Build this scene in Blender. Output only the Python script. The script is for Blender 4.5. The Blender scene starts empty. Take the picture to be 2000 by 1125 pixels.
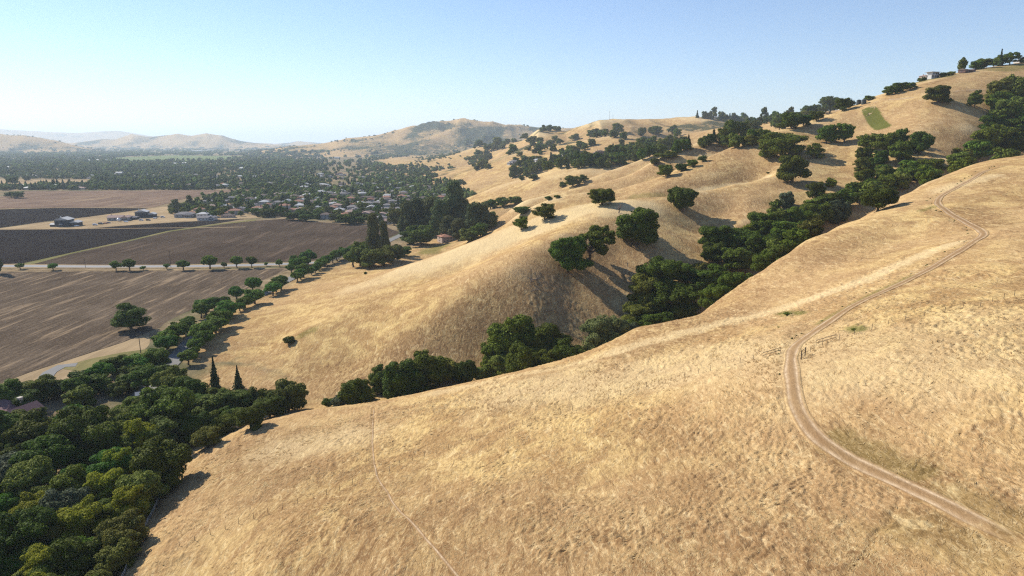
import bpy, math, random
import numpy as np
from mathutils import Vector, Matrix

# ------------------------------------------------------------------ camera, world, sun, exposure
sc = bpy.context.scene
CAMZ = 90.0
PITCH = math.atan((562.5 - 278.0) / 1333.3)
cam_d = bpy.data.cameras.new("camera")
cam_d.sensor_width = 36.0
cam_d.lens = 24.0
cam_d.clip_start = 1.0
cam_d.clip_end = 90000.0
cam = bpy.data.objects.new("camera", cam_d)
sc.collection.objects.link(cam)
cam.location = (0, 0, CAMZ)
cam.rotation_euler = (math.pi / 2 - PITCH, 0, 0)
sc.camera = cam

SUN_EL = math.radians(34.0)
SUN_AZ = math.radians(-57.0)            # measured from +Y towards +X: behind the valley, to the left
sdir = Vector((math.sin(SUN_AZ) * math.cos(SUN_EL), math.cos(SUN_AZ) * math.cos(SUN_EL), math.sin(SUN_EL)))
sun_d = bpy.data.lights.new("sun", 'SUN')
sun_d.energy = 5.0
sun_d.angle = math.radians(0.53)
sun_d.color = (1.0, 0.93, 0.82)
sun = bpy.data.objects.new("sun", sun_d)
sun.rotation_euler = sdir.to_track_quat('Z', 'Y').to_euler()
sc.collection.objects.link(sun)

world = bpy.data.worlds.new("World")
sc.world = world
world.use_nodes = True
wn = world.node_tree.nodes
bg = wn["Background"]
sky = wn.new("ShaderNodeTexSky")
sky.sky_type = 'NISHITA'
sky.sun_disc = False
sky.sun_elevation = SUN_EL
sky.sun_rotation = SUN_AZ
sky.altitude = 100
sky.air_density = 1.0
sky.dust_density = 0.0
sky.ozone_density = 2.5
tint = wn.new("ShaderNodeMix"); tint.data_type = 'RGBA'; tint.blend_type = 'MULTIPLY'
tint.inputs[0].default_value = 1.0; tint.inputs[7].default_value = (0.93, 0.975, 1.12, 1)
world.node_tree.links.new(sky.outputs[0], tint.inputs[6])
world.node_tree.links.new(tint.outputs[2], bg.inputs[0])
bg.inputs[1].default_value = 0.088

sc.view_settings.view_transform = 'Standard'
sc.view_settings.look = 'None'
sc.view_settings.gamma = 1.0
sc.view_settings.exposure = 0.62
try:
    sc.cycles.max_bounces = 6
    sc.cycles.diffuse_bounces = 2
    sc.cycles.glossy_bounces = 1
    sc.cycles.transmission_bounces = 2
    sc.cycles.transparent_max_bounces = 4
    sc.cycles.volume_bounces = 1
    sc.cycles.use_denoising = False
    sc.cycles.denoiser = 'OPENIMAGEDENOISE'
    sc.cycles.denoising_input_passes = 'RGB_ALBEDO_NORMAL'
    sc.cycles.denoising_prefilter = 'ACCURATE'
    sc.cycles.use_adaptive_sampling = False
    sc.cycles.filter_width = 1.25
except Exception:
    pass

COL = sc.collection
SP, CP = math.sin(PITCH), math.cos(PITCH)

# ------------------------------------------------------------------ numpy noise
def _hash(ix, iy, seed):
    n = (ix.astype(np.int64) * 374761393 + iy.astype(np.int64) * 668265263 + seed * 1442695041) & 0xFFFFFFFF
    n = ((n ^ (n >> 13)) * 1274126177) & 0xFFFFFFFF
    n = n ^ (n >> 16)
    return n.astype(np.float64) / 4294967295.0

def vnoise(x, y, seed=0):
    """smooth gradient noise, about -1 .. 1"""
    x = np.asarray(x, float); y = np.asarray(y, float)
    ix = np.floor(x); iy = np.floor(y)
    fx = x - ix; fy = y - iy
    ux = fx * fx * fx * (fx * (fx * 6 - 15) + 10)
    uy = fy * fy * fy * (fy * (fy * 6 - 15) + 10)
    def g(dx, dy):
        a = _hash(ix + dx, iy + dy, seed) * (2 * np.pi)
        return np.cos(a) * (fx - dx) + np.sin(a) * (fy - dy)
    a = g(0, 0); b = g(1, 0); c = g(0, 1); d = g(1, 1)
    return ((a * (1 - ux) + b * ux) * (1 - uy) + (c * (1 - ux) + d * ux) * uy) * 1.5

def fbm(x, y, octv=4, seed=0, gain=0.5):
    s = 0.0; a = 1.0; t = 0.0
    for i in range(octv):
        s = s + a * vnoise(x * 2 ** i + 17.3 * i, y * 2 ** i - 9.1 * i, seed + i)
        t += a; a *= gain
    return s / t

def sstep(a, b, x):
    t = np.clip((x - a) / (b - a), 0, 1)
    return t * t * (3 - 2 * t)

# ------------------------------------------------------------------ rays of the survey (pixel of the 2000 x 1125 photograph -> place)
def ray(px, py):
    u = (px - 1000.0) / 1333.3
    v = (562.5 - py) / 1333.3
    return np.array([u, CP + v * SP, -SP + v * CP])

def at(px, py, Y):
    d = ray(px, py)
    t = Y / d[1]
    return np.array([d[0] * t, Y, CAMZ + d[2] * t])

def atz(px, py, z=0.0):
    d = ray(px, py)
    t = (z - CAMZ) / d[2]
    return np.array([d[0] * t, d[1] * t, z])

def hid(px, Y, z):
    dep = Y * CP + (CAMZ - z) * SP
    return np.array([(px - 1000.0) / 1333.3 * dep, Y, z])

# ------------------------------------------------------------------ terrain survey
pts = []
def dens(line, mk, step=60):
    out = []
    for a, b in zip(line[:-1], line[1:]):
        n = max(1, int(round(math.hypot(a[0] - b[0], (a[1] - b[1]) * 0.5) / step)))
        for i in range(n):
            t = i / n
            q = [a[k] + (b[k] - a[k]) * t for k in range(len(a))]
            q[mk] = math.exp(math.log(a[mk]) * (1 - t) + math.log(b[mk]) * t)
            out.append(q)
    out.append(list(line[-1]))
    return out
def V(line, step=60):            # visible: (px, py, Y)
    for q in dens(line, 2, step): pts.append(at(*q))
def Hd(line, step=70):           # hidden: (px, Y, z)
    for q in dens(line, 1, step): pts.append(hid(*q))
def Z(line, z, step=80):         # visible and on a known height: (px, py)
    for q in dens([(a, b, 1.0) for a, b in line], 2, step): pts.append(atz(q[0], q[1], z))

# spur in the foreground: near ground
V([(-100, 1125, 150), (260, 1125, 120), (500, 1125, 105), (1000, 1125, 85), (1500, 1125, 70), (2000, 1125, 60), (2500, 1125, 52)], 200)
V([(200, 1400, 95), (1000, 1400, 62), (2000, 1400, 44), (2700, 1400, 38)], 300)
V([(420, 900, 168), (700, 900, 150), (1000, 900, 130), (1500, 900, 101), (2000, 900, 81), (2500, 900, 72)], 150)
V([(850, 780, 190), (1000, 740, 185), (1300, 740, 150), (1560, 740, 119), (2000, 740, 96), (2500, 740, 85)], 120)
V([(1240, 640, 212), (1500, 610, 185), (1700, 600, 152), (2000, 600, 127), (2500, 600, 112)], 120)
V([(1560, 530, 225), (1750, 470, 240), (1900, 470, 200), (2000, 470, 185), (2400, 470, 165)], 120)
V([(1850, 380, 292), (2000, 380, 270), (2300, 370, 240), (2700, 370, 220)], 120)
V([(300, 1050, 133), (420, 870, 178), (500, 830, 190), (610, 800, 200), (730, 787, 203), (850, 760, 206), (1000, 730, 213), (1150, 700, 220), (1250, 662, 226), (1360, 620, 232),
   (1460, 545, 246), (1570, 470, 268), (1700, 415, 300), (1800, 360, 340), (1890, 325, 370), (2000, 310, 400), (2200, 285, 440), (2600, 240, 470)], 55)
# ravine floor behind it
Hd([(620, 226, -1), (700, 226, 0.5), (850, 234, 3), (1000, 242, 5), (1150, 252, 8), (1360, 268, 16), (1470, 290, 26), (1570, 318, 36), (1700, 358, 47), (1800, 396, 58),
    (2000, 470, 76), (2200, 520, 90), (2600, 560, 110)])
# near face and crest of the second spur
V([(640, 755, 242), (800, 712, 248), (950, 650, 262), (1050, 600, 272), (1120, 560, 292), (1200, 500, 325), (1300, 470, 340)], 90)
V([(620, 730, 258), (700, 705, 262), (800, 650, 266), (900, 590, 276), (1000, 525, 290), (1100, 458, 328), (1180, 420, 362), (1240, 402, 382)], 60)
V([(1330, 400, 392), (1450, 430, 368), (1520, 395, 395), (1600, 385, 395), (1460, 390, 400)], 90)
V([(1420, 414, 396), (1370, 455, 372), (1325, 515, 322), (1300, 560, 296)], 60)
V([(520, 680, 292), (600, 640, 296), (750, 580, 322), (900, 530, 350), (1000, 480, 362), (1100, 432, 375)], 90)
V([(560, 620, 335), (650, 580, 355), (750, 535, 385), (900, 480, 402), (1000, 440, 402), (1100, 407, 402), (1180, 394, 406), (1240, 388, 410), (1300, 384, 416), (1362, 372, 422), (1500, 345, 450), (1560, 322, 475)], 60)
V([(1430, 375, 418), (1520, 350, 442)], 60)
V([(1550, 370, 425), (1620, 350, 448), (1600, 310, 490), (1680, 300, 490), (1750, 300, 465), (1650, 270, 540), (1560, 290, 520)], 90)
V([(1640, 325, 480), (1600, 365, 425)], 60)
Z([(190, 1125), (255, 1000), (335, 900), (430, 848), (560, 800), (640, 772)], 1.0, 60)
# toe of the second spur on the valley floor (height 1)
Z([(415, 680), (430, 650), (520, 600), (600, 560), (700, 527), (790, 502), (850, 478)], 0.5, 50)
# behind the second spur
Hd([(880, 520, 0), (960, 492, 12), (1050, 466, 29), (1150, 456, 39), (1250, 454, 45), (1362, 462, 52), (1480, 488, 62)])
# ridge B, the long bright one up to the water tanks
V([(950, 452, 560), (1010, 420, 520), (1050, 398, 520), (1090, 384, 520), (1140, 376, 515), (1200, 372, 515), (1280, 348, 530), (1384, 304, 555), (1460, 274, 572), (1520, 254, 580),
   (1560, 245, 590), (1640, 215, 615), (1690, 196, 640), (1780, 165, 680), (1900, 138, 705), (2000, 125, 720), (2300, 90, 760), (2700, 60, 800)], 50)
V([(1280, 372, 480), (1400, 340, 495), (1500, 300, 525), (1600, 262, 560)], 70)
# the upper face with the green strip
V([(1710, 235, 560), (1740, 275, 505), (1830, 185, 560), (1930, 180, 575), (2050, 170, 590), (1800, 250, 500), (1900, 250, 495), (1850, 310, 440), (1780, 310, 455)], 200)
V([(2200, 250, 520), (2200, 170, 620), (2600, 150, 650)], 200)
# hollow behind B and ridge D
Hd([(980, 580, 8), (1060, 570, 20), (1150, 568, 34), (1280, 588, 46), (1384, 608, 64), (1470, 640, 78), (1560, 680, 92), (1640, 700, 104), (1800, 760, 130), (2000, 800, 150), (2400, 850, 190)])
V([(975, 425, 640), (1020, 392, 640), (1090, 374, 640), (1190, 352, 645), (1250, 332, 655), (1280, 310, 665), (1370, 274, 690), (1440, 263, 705)], 50)
Hd([(1000, 690, 10), (1090, 692, 24), (1190, 702, 36), (1280, 725, 54), (1370, 755, 72), (1460, 790, 86)])
V([(960, 412, 730), (1020, 388, 760), (1090, 370, 760), (1150, 348, 770), (1200, 330, 780), (1260, 308, 790), (1310, 297, 800)], 50)
Hd([(1000, 840, 12), (1090, 835, 22), (1180, 840, 42), (1280, 860, 62)])
# broad lobe E
V([(912, 393, 1075), (968, 364, 1000), (1060, 338, 980), (1110, 320, 960), (1150, 313, 950), (1190, 316, 930)], 50)
V([(960, 385, 930), (1060, 360, 900), (1140, 335, 890)], 60)
Hd([(940, 1200, 2), (1000, 1150, 14), (1080, 1120, 40), (1160, 1100, 56), (1240, 1050, 70), (1330, 1000, 78)])
Z([(830, 352), (880, 366), (905, 385)], 0.5, 60)
# lobes F and further
V([(870, 330, 2100), (946, 318, 1600), (1002, 298, 1500), (1050, 303, 1380), (1086, 297, 1380), (1140, 278, 1400), (1190, 262, 1420), (1250, 270, 1350), (1310, 285, 1250)], 50)
Hd([(900, 2200, 10), (1000, 1720, 45), (1080, 1640, 60), (1160, 1610, 82), (1260, 1550, 90), (1400, 1250, 88)])
V([(1044, 291, 1800), (1100, 278, 1780), (1150, 275, 1800)], 50)
V([(830, 322, 2700), (890, 300, 2500), (946, 282, 2500), (1000, 279, 2400), (1050, 266, 2300), (1110, 262, 2200)], 60)
Hd([(850, 3300, 10), (950, 3100, 60), (1050, 2900, 90), (1150, 2300, 95), (1250, 1900, 92), (1350, 1700, 90)])
# plateau of houses on the right skyline
V([(1330, 262, 1500), (1420, 250, 1350), (1500, 240, 1250), (1600, 222, 1150)], 60)
Hd([(1480, 900, 100), (1560, 950, 112), (1700, 1050, 135), (1900, 1150, 170), (2300, 1200, 210)])
Hd([(1350, 3000, 150), (1700, 2600, 200), (2200, 2400, 260), (2700, 2300, 300)])
Hd([(1100, 5000, 60), (1500, 5000, 150), (2300, 5000, 200), (1000, 9000, -5), (1600, 9000, 0), (2500, 9000, 0)])
# valley floor (kept a little below zero, then clamped flat)
for a in [(-300, 700), (0, 700), (250, 700), (-300, 600), (0, 600), (250, 600), (400, 590), (0, 520), (300, 520), (560, 520), (0, 440), (300, 440), (600, 440), (780, 470),
          (0, 370), (300, 370), (600, 370), (800, 380), (870, 420), (0, 330), (300, 330), (600, 330), (780, 340), (0, 300), (400, 300), (700, 305), (-600, 440), (-600, 330), (-900, 600)]:
    pts.append(atz(a[0], a[1], -5.0))
for a in [(-200, 900), (0, 1000), (150, 880), (300, 790), (-300, 1125), (100, 1125), (480, 740), (200, 1020), (340, 720)]:
    pts.append(atz(a[0], a[1], -2.5))
for a in [(-400, 1300), (-700, 1000), (-900, 800), (-1500, 1125)]:
    pts.append(atz(a[0], a[1], -3.0))
for a in [(200, 9000), (-400, 9000), (600, 9000), (-400, 25000), (500, 25000), (1500, 25000), (2400, 25000)]:
    pts.append(hid(a[0], a[1], -5.0))

PT = np.array(pts)
def logpol(x, y):
    r = np.hypot(x, y)
    return np.arctan2(x, y), np.log(np.maximum(r, 5.0))
_T, _L = logpol(PT[:, 0], PT[:, 1])
C2 = 0.013 ** 2
_A = np.sqrt((_T[:, None] - _T[None]) ** 2 + (_L[:, None] - _L[None]) ** 2 + C2)
_n = len(PT)
_M = np.zeros((_n + 3, _n + 3))
_M[:_n, :_n] = _A - np.eye(_n) * 0.004
_M[:_n, _n] = 1; _M[:_n, _n + 1] = _T; _M[:_n, _n + 2] = _L
_M[_n:, :_n] = _M[:_n, _n:].T
_W = np.linalg.solve(_M, np.concatenate([PT[:, 2], np.zeros(3)]))

def rbf(x, y):
    t, l = logpol(x, y)
    sh = t.shape
    t = t.ravel(); l = l.ravel()
    out = np.empty(t.shape)
    Tf = _T.astype(np.float32); Lf = _L.astype(np.float32)
    for i in range(0, len(t), 20000):
        a = t[i:i + 20000, None].astype(np.float32) - Tf[None]
        b = l[i:i + 20000, None].astype(np.float32) - Lf[None]
        a *= a; b *= b; a += b; a += np.float32(C2)
        np.sqrt(a, out=a)
        out[i:i + 20000] = a.astype(np.float64) @ _W[:_n]
    out += _W[_n] + _W[_n + 1] * t + _W[_n + 2] * l
    return out.reshape(sh)

# far ranges: skyline (px, py) at depth Y, front and back depth, ruggedness
RANGES = [
    ([(880, 335), (950, 308), (1020, 272), (1050, 250), (1106, 253), (1135, 243), (1170, 231), (1250, 229), (1360, 227), (1416, 231), (1480, 234), (1524, 236), (1700, 240), (2200, 245)], 2100, 900, 700, 0.8, 300),
    ([(480, 298), (520, 292), (560, 285), (622, 280), (675, 270), (750, 260), (812, 245), (837, 239), (900, 231), (950, 237), (1000, 243), (1060, 248), (1200, 255), (1500, 262), (2300, 262)], 5600, 1500, 1500, 1.0, 420),
    ([(478, 286), (500, 284), (530, 281), (567, 278), (582, 275), (605, 277), (640, 280), (800, 277), (1300, 270)], 15000, 1000, 3000, 0.6, 1300),
    ([(-900, 258), (-200, 262), (0, 261), (22, 264), (50, 263), (75, 267), (112, 274), (140, 282), (160, 287), (185, 291), (206, 295)], 6800, 800, 1800, 1.0, 420),
    ([(-400, 268), (60, 280), (142, 279), (200, 271), (225, 272), (260, 261), (287, 267), (350, 261), (375, 264), (405, 259), (437, 265), (470, 275), (500, 279), (540, 283), (575, 287), (592, 289)], 10500, 1300, 3000, 1.0, 700),
    ([(-900, 245), (-200, 248), (0, 251), (100, 257), (150, 259), (212, 255), (237, 255), (300, 266), (360, 274), (420, 277), (520, 279), (560, 282), (582, 284.6)], 19000, 2500, 6000, 0.5, 1800),
]
def ranges(x, y):
    out = np.full(x.shape, -50.0)
    for sky_l, Y0, df, db, rug, wl in RANGES:
        dep = np.maximum(y, 1.0) * CP
        px = 1000.0 + 1333.3 * x / np.maximum(dep, 1.0)
        zs = np.array([at(a, b, Y0)[2] for a, b in sky_l])
        crest = np.interp(px, [a for a, b in sky_l], zs, left=zs[0] if sky_l[0][0] < -300 else -90, right=zs[-1] if sky_l[-1][0] > 1290 else -90)
        xs = x / wl; ys = y / wl
        warp = fbm(xs * 0.7, ys * 0.7, 3, int(Y0)) * 0.25 * rug
        s = (y - Y0) / np.where(y < Y0, df, db)
        a = np.clip(np.abs(s) * (1 + warp * np.clip(np.abs(s) * 4, 0, 1)), 0, 1.3)
        prof = 1 - sstep(0.0, 1.0, a) ** 0.8
        rid = 1 - np.abs(vnoise(xs * 1.3 + warp * 2, ys * 0.55, int(Y0) + 5)) * 2.2
        rid2 = 1 - np.abs(vnoise(xs * 3.1 + 4 + warp * 2, ys * 1.5, int(Y0) + 6)) * 2.2
        mod = (rid * 0.17 + rid2 * 0.07) * rug * np.clip(np.abs(s) * 5, 0, 1) * (1 - np.clip(a, 0, 1)) ** 0.5
        h = np.maximum(crest, 0) * (prof * (1 + mod) - 0.02) - 4
        h = np.where(crest < 4, -50, h)
        out = np.maximum(out, h)
    return out

def smax0(z, k=1.6):
    return np.where(z > 12, z, k * np.log1p(np.exp(np.clip(z / k, -30, 30))))

def macro(x, y):
    """height of the ground without the grass relief"""
    x = np.asarray(x, float); y = np.asarray(y, float)
    r = np.hypot(x, y)
    z = rbf(x, y)
    z = np.where(r > 3300, z * (1 - sstep(3300, 5200, r)) - 6 * sstep(3300, 5200, r), z)
    far = r > 900
    if np.any(far):
        zz = np.full(z.shape, -50.0)
        zz[far] = ranges(x[far], y[far])
        z = np.maximum(z, zz)
    z0 = smax0(z) - 0.02
    hill = sstep(2.0, 14.0, z0)
    und = fbm(x / 38.0, y / 38.0, 3, 11) * 0.9 + fbm(x / 11.0, y / 11.0, 2, 21) * 0.22
    und = und * np.clip(r / 500.0, 0.35, 1.0)
    return z0 + und * hill

# ------------------------------------------------------------------ tagging
def tag(o, label=None, cat=None, group=None, kind=None):
    if label: o["label"] = label
    if cat: o["category"] = cat
    if group: o["group"] = group
    if kind: o["kind"] = kind
    return o

def mesh_obj(name, co, faces, mat=None, parent=None, smooth=False, mats=None, mi=None):
    """co: (n,3) array, faces: (m,k) array or list"""
    me = bpy.data.meshes.new(name)
    if isinstance(faces, np.ndarray):
        fill_mesh(me, co, faces)
    else:
        me.from_pydata([tuple(map(float, c)) for c in co], [], [tuple(int(i) for i in f) for f in faces])
    for m in (mats or ([mat] if mat else [])): me.materials.append(m)
    if mi is not None: me.polygons.foreach_set("material_index", np.asarray(mi, np.int32))
    if smooth: me.polygons.foreach_set("use_smooth", np.ones(len(me.polygons), bool))
    me.update()
    o = bpy.data.objects.new(name, me)
    COL.objects.link(o)
    if parent: o.parent = parent
    return o

def fill_mesh(me, co, faces):
    co = np.asarray(co, np.float32); faces = np.asarray(faces, np.int32)
    k = faces.shape[1]
    me.vertices.add(len(co)); me.vertices.foreach_set("co", co.ravel())
    me.loops.add(faces.size); me.loops.foreach_set("vertex_index", faces.ravel())
    me.polygons.add(len(faces)); me.polygons.foreach_set("loop_start", np.arange(0, faces.size, k, dtype=np.int32))
    me.update(calc_edges=True)

def attr(me, name, val, typ='FLOAT'):
    a = me.attributes.new(name, typ, 'POINT')
    if typ == 'FLOAT': a.data.foreach_set("value", np.asarray(val, np.float32).ravel())
    else: a.data.foreach_set("color", np.asarray(val, np.float32).ravel())

# ------------------------------------------------------------------ node helpers
class NT:
    def __init__(s, name):
        s.m = bpy.data.materials.new(name); s.m.use_nodes = True
        s.t = s.m.node_tree; s.n = s.t.nodes; s.n.clear()
        s.out = s.n.new("ShaderNodeOutputMaterial")
    def lk(s, a, b): s.t.links.new(a, b)
    def add(s, typ, **kw):
        nd = s.n.new(typ)
        for k, v in kw.items(): setattr(nd, k, v)
        return nd
    def setin(s, nd, i, v):
        if hasattr(v, "links") or isinstance(v, bpy.types.NodeSocket): s.lk(v, nd.inputs[i])
        else: nd.inputs[i].default_value = v
    def coord(s, kind="Object"):
        return s.add("ShaderNodeTexCoord").outputs[kind]
    def pos(s):
        return s.add("ShaderNodeNewGeometry").outputs["Position"]
    def mapping(s, v, scale=(1, 1, 1), rot=(0, 0, 0), loc=(0, 0, 0)):
        nd = s.add("ShaderNodeMapping"); s.lk(v, nd.inputs[0])
        nd.inputs["Scale"].default_value = scale; nd.inputs["Rotation"].default_value = rot; nd.inputs["Location"].default_value = loc
        return nd.outputs[0]
    def noise(s, v, scale, detail=4, rough=0.55, dist=0.0, out=0):
        nd = s.add("ShaderNodeTexNoise"); s.lk(v, nd.inputs["Vector"])
        nd.inputs["Scale"].default_value = scale; nd.inputs["Detail"].default_value = detail
        nd.inputs["Roughness"].default_value = rough; nd.inputs["Distortion"].default_value = dist
        return nd.outputs[out]
    def ramp(s, f, stops, interp='LINEAR'):
        nd = s.add("ShaderNodeValToRGB"); s.lk(f, nd.inputs[0])
        cr = nd.color_ramp; cr.interpolation = interp
        while len(cr.elements) < len(stops): cr.elements.new(0.5)
        for e, (p, c) in zip(cr.elements, stops):
            e.position = p; e.color = (c, c, c, 1) if isinstance(c, (int, float)) else (*c, 1)
        return nd.outputs[0]
    def mix(s, f, a, b, mode='MIX'):
        nd = s.add("ShaderNodeMix", data_type='RGBA', blend_type=mode)
        s.setin(nd, 0, f)
        s.setin(nd, 6, (*a, 1) if isinstance(a, tuple) and len(a) == 3 else a)
        s.setin(nd, 7, (*b, 1) if isinstance(b, tuple) and len(b) == 3 else b)
        return nd.outputs[2]
    def math(s, op, a, b=0.0, clamp=False):
        nd = s.add("ShaderNodeMath", operation=op, use_clamp=clamp)
        s.setin(nd, 0, a); s.setin(nd, 1, b)
        return nd.outputs[0]
    def attr(s, name, out="Fac"):
        nd = s.add("ShaderNodeAttribute"); nd.attribute_name = name
        return nd.outputs[out]
    def bump(s, h, strength=0.5, dist=0.1, nrm=None):
        nd = s.add("ShaderNodeBump"); s.lk(h, nd.inputs["Height"])
        nd.inputs["Strength"].default_value = strength; nd.inputs["Distance"].default_value = dist
        if nrm: s.lk(nrm, nd.inputs["Normal"])
        return nd.outputs[0]
    def diffuse(s, col, nrm=None, rough=1.0, spec=0.0, metal=0.0):
        b = s.add("ShaderNodeBsdfPrincipled")
        s.setin(b, "Base Color", (*col, 1) if isinstance(col, tuple) else col)
        s.setin(b, "Roughness", rough)
        b.inputs["Specular IOR Level"].default_value = spec
        b.inputs["Metallic"].default_value = metal
        if nrm: s.lk(nrm, b.inputs["Normal"])
        s.lk(b.outputs[0], s.out.inputs[0])
        return b

def simple_mat(name, col, rough=0.8, var=0.25, scale=3.0, spec=0.2, rnd=0.0):
    n = NT(name)
    f = n.noise(n.coord(), scale, 4)
    c = n.mix(f, tuple(x * (1 - var) for x in col), tuple(min(1, x * (1 + var)) for x in col))
    if rnd:
        oi = n.add("ShaderNodeObjectInfo")
        hs = n.add("ShaderNodeHueSaturation")
        n.lk(c, hs.inputs["Color"])
        n.lk(n.math('ADD', n.math('MULTIPLY', oi.outputs["Random"], rnd), 1 - rnd / 2), hs.inputs["Value"])
        c = hs.outputs[0]
    n.diffuse(c, None, rough, spec)
    return n.m

def grass_colour(n, tr=None):
    """dry summer grass; reads the vertex colour veg: R brown, G green, B pale, A hillside"""
    p = n.pos()
    big = n.noise(p, 0.016, 3, 0.5)
    mid = n.noise(n.mapping(p, (1, 1.0, 1)), 0.09, 4, 0.6, 0.8)
    st = n.noise(n.mapping(p, (1.0, 0.32, 1.0), (0, 0, 0.85)), 0.55, 5, 0.66, 1.4)
    fine = n.noise(n.mapping(p, (1.0, 0.45, 1.0), (0, 0, -0.5)), 2.6, 5, 0.72, 1.0)
    vc = n.add("ShaderNodeVertexColor"); vc.layer_name = "veg"
    sep = n.add("ShaderNodeSeparateColor"); n.lk(vc.outputs[0], sep.inputs[0])
    brown, green, pale = sep.outputs[0], sep.outputs[1], sep.outputs[2]
    straw, tan, bro, pal = (0.575, 0.405, 0.170), (0.365, 0.225, 0.094), (0.22, 0.128, 0.058), (0.71, 0.56, 0.31)
    c = n.mix(n.ramp(mid, [(0.43, 0.0), (0.60, 1.0)]), tan, straw)
    c = n.mix(n.ramp(big, [(0.38, 0.0), (0.60, 0.65)]), c, (0.42, 0.27, 0.135))
    b = n.math('ADD', n.ramp(st, [(0.50, 0.0), (0.72, 0.75)]), n.math('MULTIPLY', brown, n.ramp(st, [(0.25, 0.25), (0.7, 1.0)])), True)
    c = n.mix(b, c, bro)
    c = n.mix(n.ramp(st, [(0.28, 0.60), (0.45, 0.0)]), c, pal)
    c = n.mix(n.math('MULTIPLY', pale, 0.75), c, pal)
    c = n.mix(n.ramp(fine, [(0.30, 0.32), (0.52, 0.0)]), c, (0.155, 0.092, 0.045))
    c = n.mix(n.ramp(fine, [(0.52, 0.0), (0.72, 0.55)]), c, (0.74, 0.58, 0.33))
    c = n.mix(n.math('MULTIPLY', green, n.ramp(fine, [(0.3, 1.0), (0.75, 0.7)])), c, (0.082, 0.105, 0.016))
    return c, st, fine

def make_ground_mat():
    n = NT("dry_grass_ground")
    c, st, fine = grass_colour(n)
    p = n.pos()
    vc = n.add("ShaderNodeVertexColor"); vc.layer_name = "veg"
    hill = vc.outputs["Alpha"]
    # valley floor: dry soil, lawns and lots
    v1 = n.noise(p, 0.012, 4, 0.6); v2 = n.noise(p, 0.12, 4, 0.6)
    vcol = n.mix(n.ramp(v2, [(0.35, 0.0), (0.65, 1.0)]), (0.17, 0.125, 0.075), (0.33, 0.25, 0.15))
    vcol = n.mix(n.ramp(v1, [(0.48, 0.0), (0.6, 0.8)]), vcol, (0.085, 0.10, 0.05))
    c = n.mix(hill, vcol, c)
    scrub = n.attr("scrub")
    s1 = n.noise(p, 0.03, 5, 0.7)
    sc_ = n.math('MULTIPLY', scrub, n.math('ADD', n.ramp(s1, [(0.42, 0.0), (0.5, 1.0)]), n.ramp(scrub, [(0.8, 0.0), (0.98, 0.8)]), True))
    c = n.mix(sc_, c, (0.05, 0.058, 0.03))
    h = n.math('ADD', n.math('MULTIPLY', st, 1.0), n.math('MULTIPLY', fine, 0.55))
    n.diffuse(c, n.bump(h, 0.8, 0.5))
    return n.m

def make_track_mat():
    """rutted dirt: attribute rut 0..1 (wheel line), edge 0..1 (grass side)"""
    n = NT("track_dirt")
    c, st, fine = grass_colour(n)
    p = n.pos()
    f = n.noise(p, 0.9, 5, 0.65)
    dirt = n.mix(f, (0.42, 0.30, 0.19), (0.66, 0.52, 0.35))
    mid = n.mix(0.85, c, n.mix(fine, (0.15, 0.09, 0.045), (0.36, 0.23, 0.12)))
    lw = n.noise(p, 0.22, 3, 0.6)
    e = n.math('SUBTRACT', n.math('MULTIPLY', n.attr("edge"), 1.9), n.math('MULTIPLY', n.noise(p, 0.45, 4, 0.7), 1.6), True)
    r = n.math('MULTIPLY', n.attr("rut"), n.math('MULTIPLY', n.ramp(f, [(0.25, 0.35), (0.55, 1.0)]), n.ramp(lw, [(0.35, 0.45), (0.6, 1.0)])))
    c2 = n.mix(r, mid, dirt)
    c = n.mix(e, c, c2)
    n.diffuse(c, n.bump(n.math('ADD', st, fine), 0.6, 0.3))
    return n.m

def make_field_mat(name, c1, c2, row_ang, row_sc, rows=0.4, streak=(0.5, 0.37, 0.2), st_amt=0.5):
    n = NT(name)
    p = n.pos()
    a = n.noise(p, 0.018, 4, 0.6)
    b = n.noise(n.mapping(p, (1.0, 0.06, 1), (0, 0, row_ang)), row_sc, 5, 0.7)
    b2 = n.noise(n.mapping(p, (1.0, 0.10, 1), (0, 0, row_ang)), row_sc * 0.33, 4, 0.65)
    c = n.mix(n.ramp(a, [(0.35, 0.0), (0.65, 1.0)]), c1, c2)
    c = n.mix(n.ramp(b, [(0.40, rows), (0.55, 0.0)]), c, tuple(x * 0.55 for x in c1))
    c = n.mix(n.ramp(b2, [(0.54, 0.0), (0.72, st_amt)]), c, streak)
    f = n.noise(p, 0.9, 4, 0.7)
    c = n.mix(n.ramp(f, [(0.55, 0.0), (0.75, st_amt * 0.8)]), c, streak)
    n.diffuse(c, n.bump(n.math('ADD', b, f), 0.5, 0.3))
    return n.m

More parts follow.
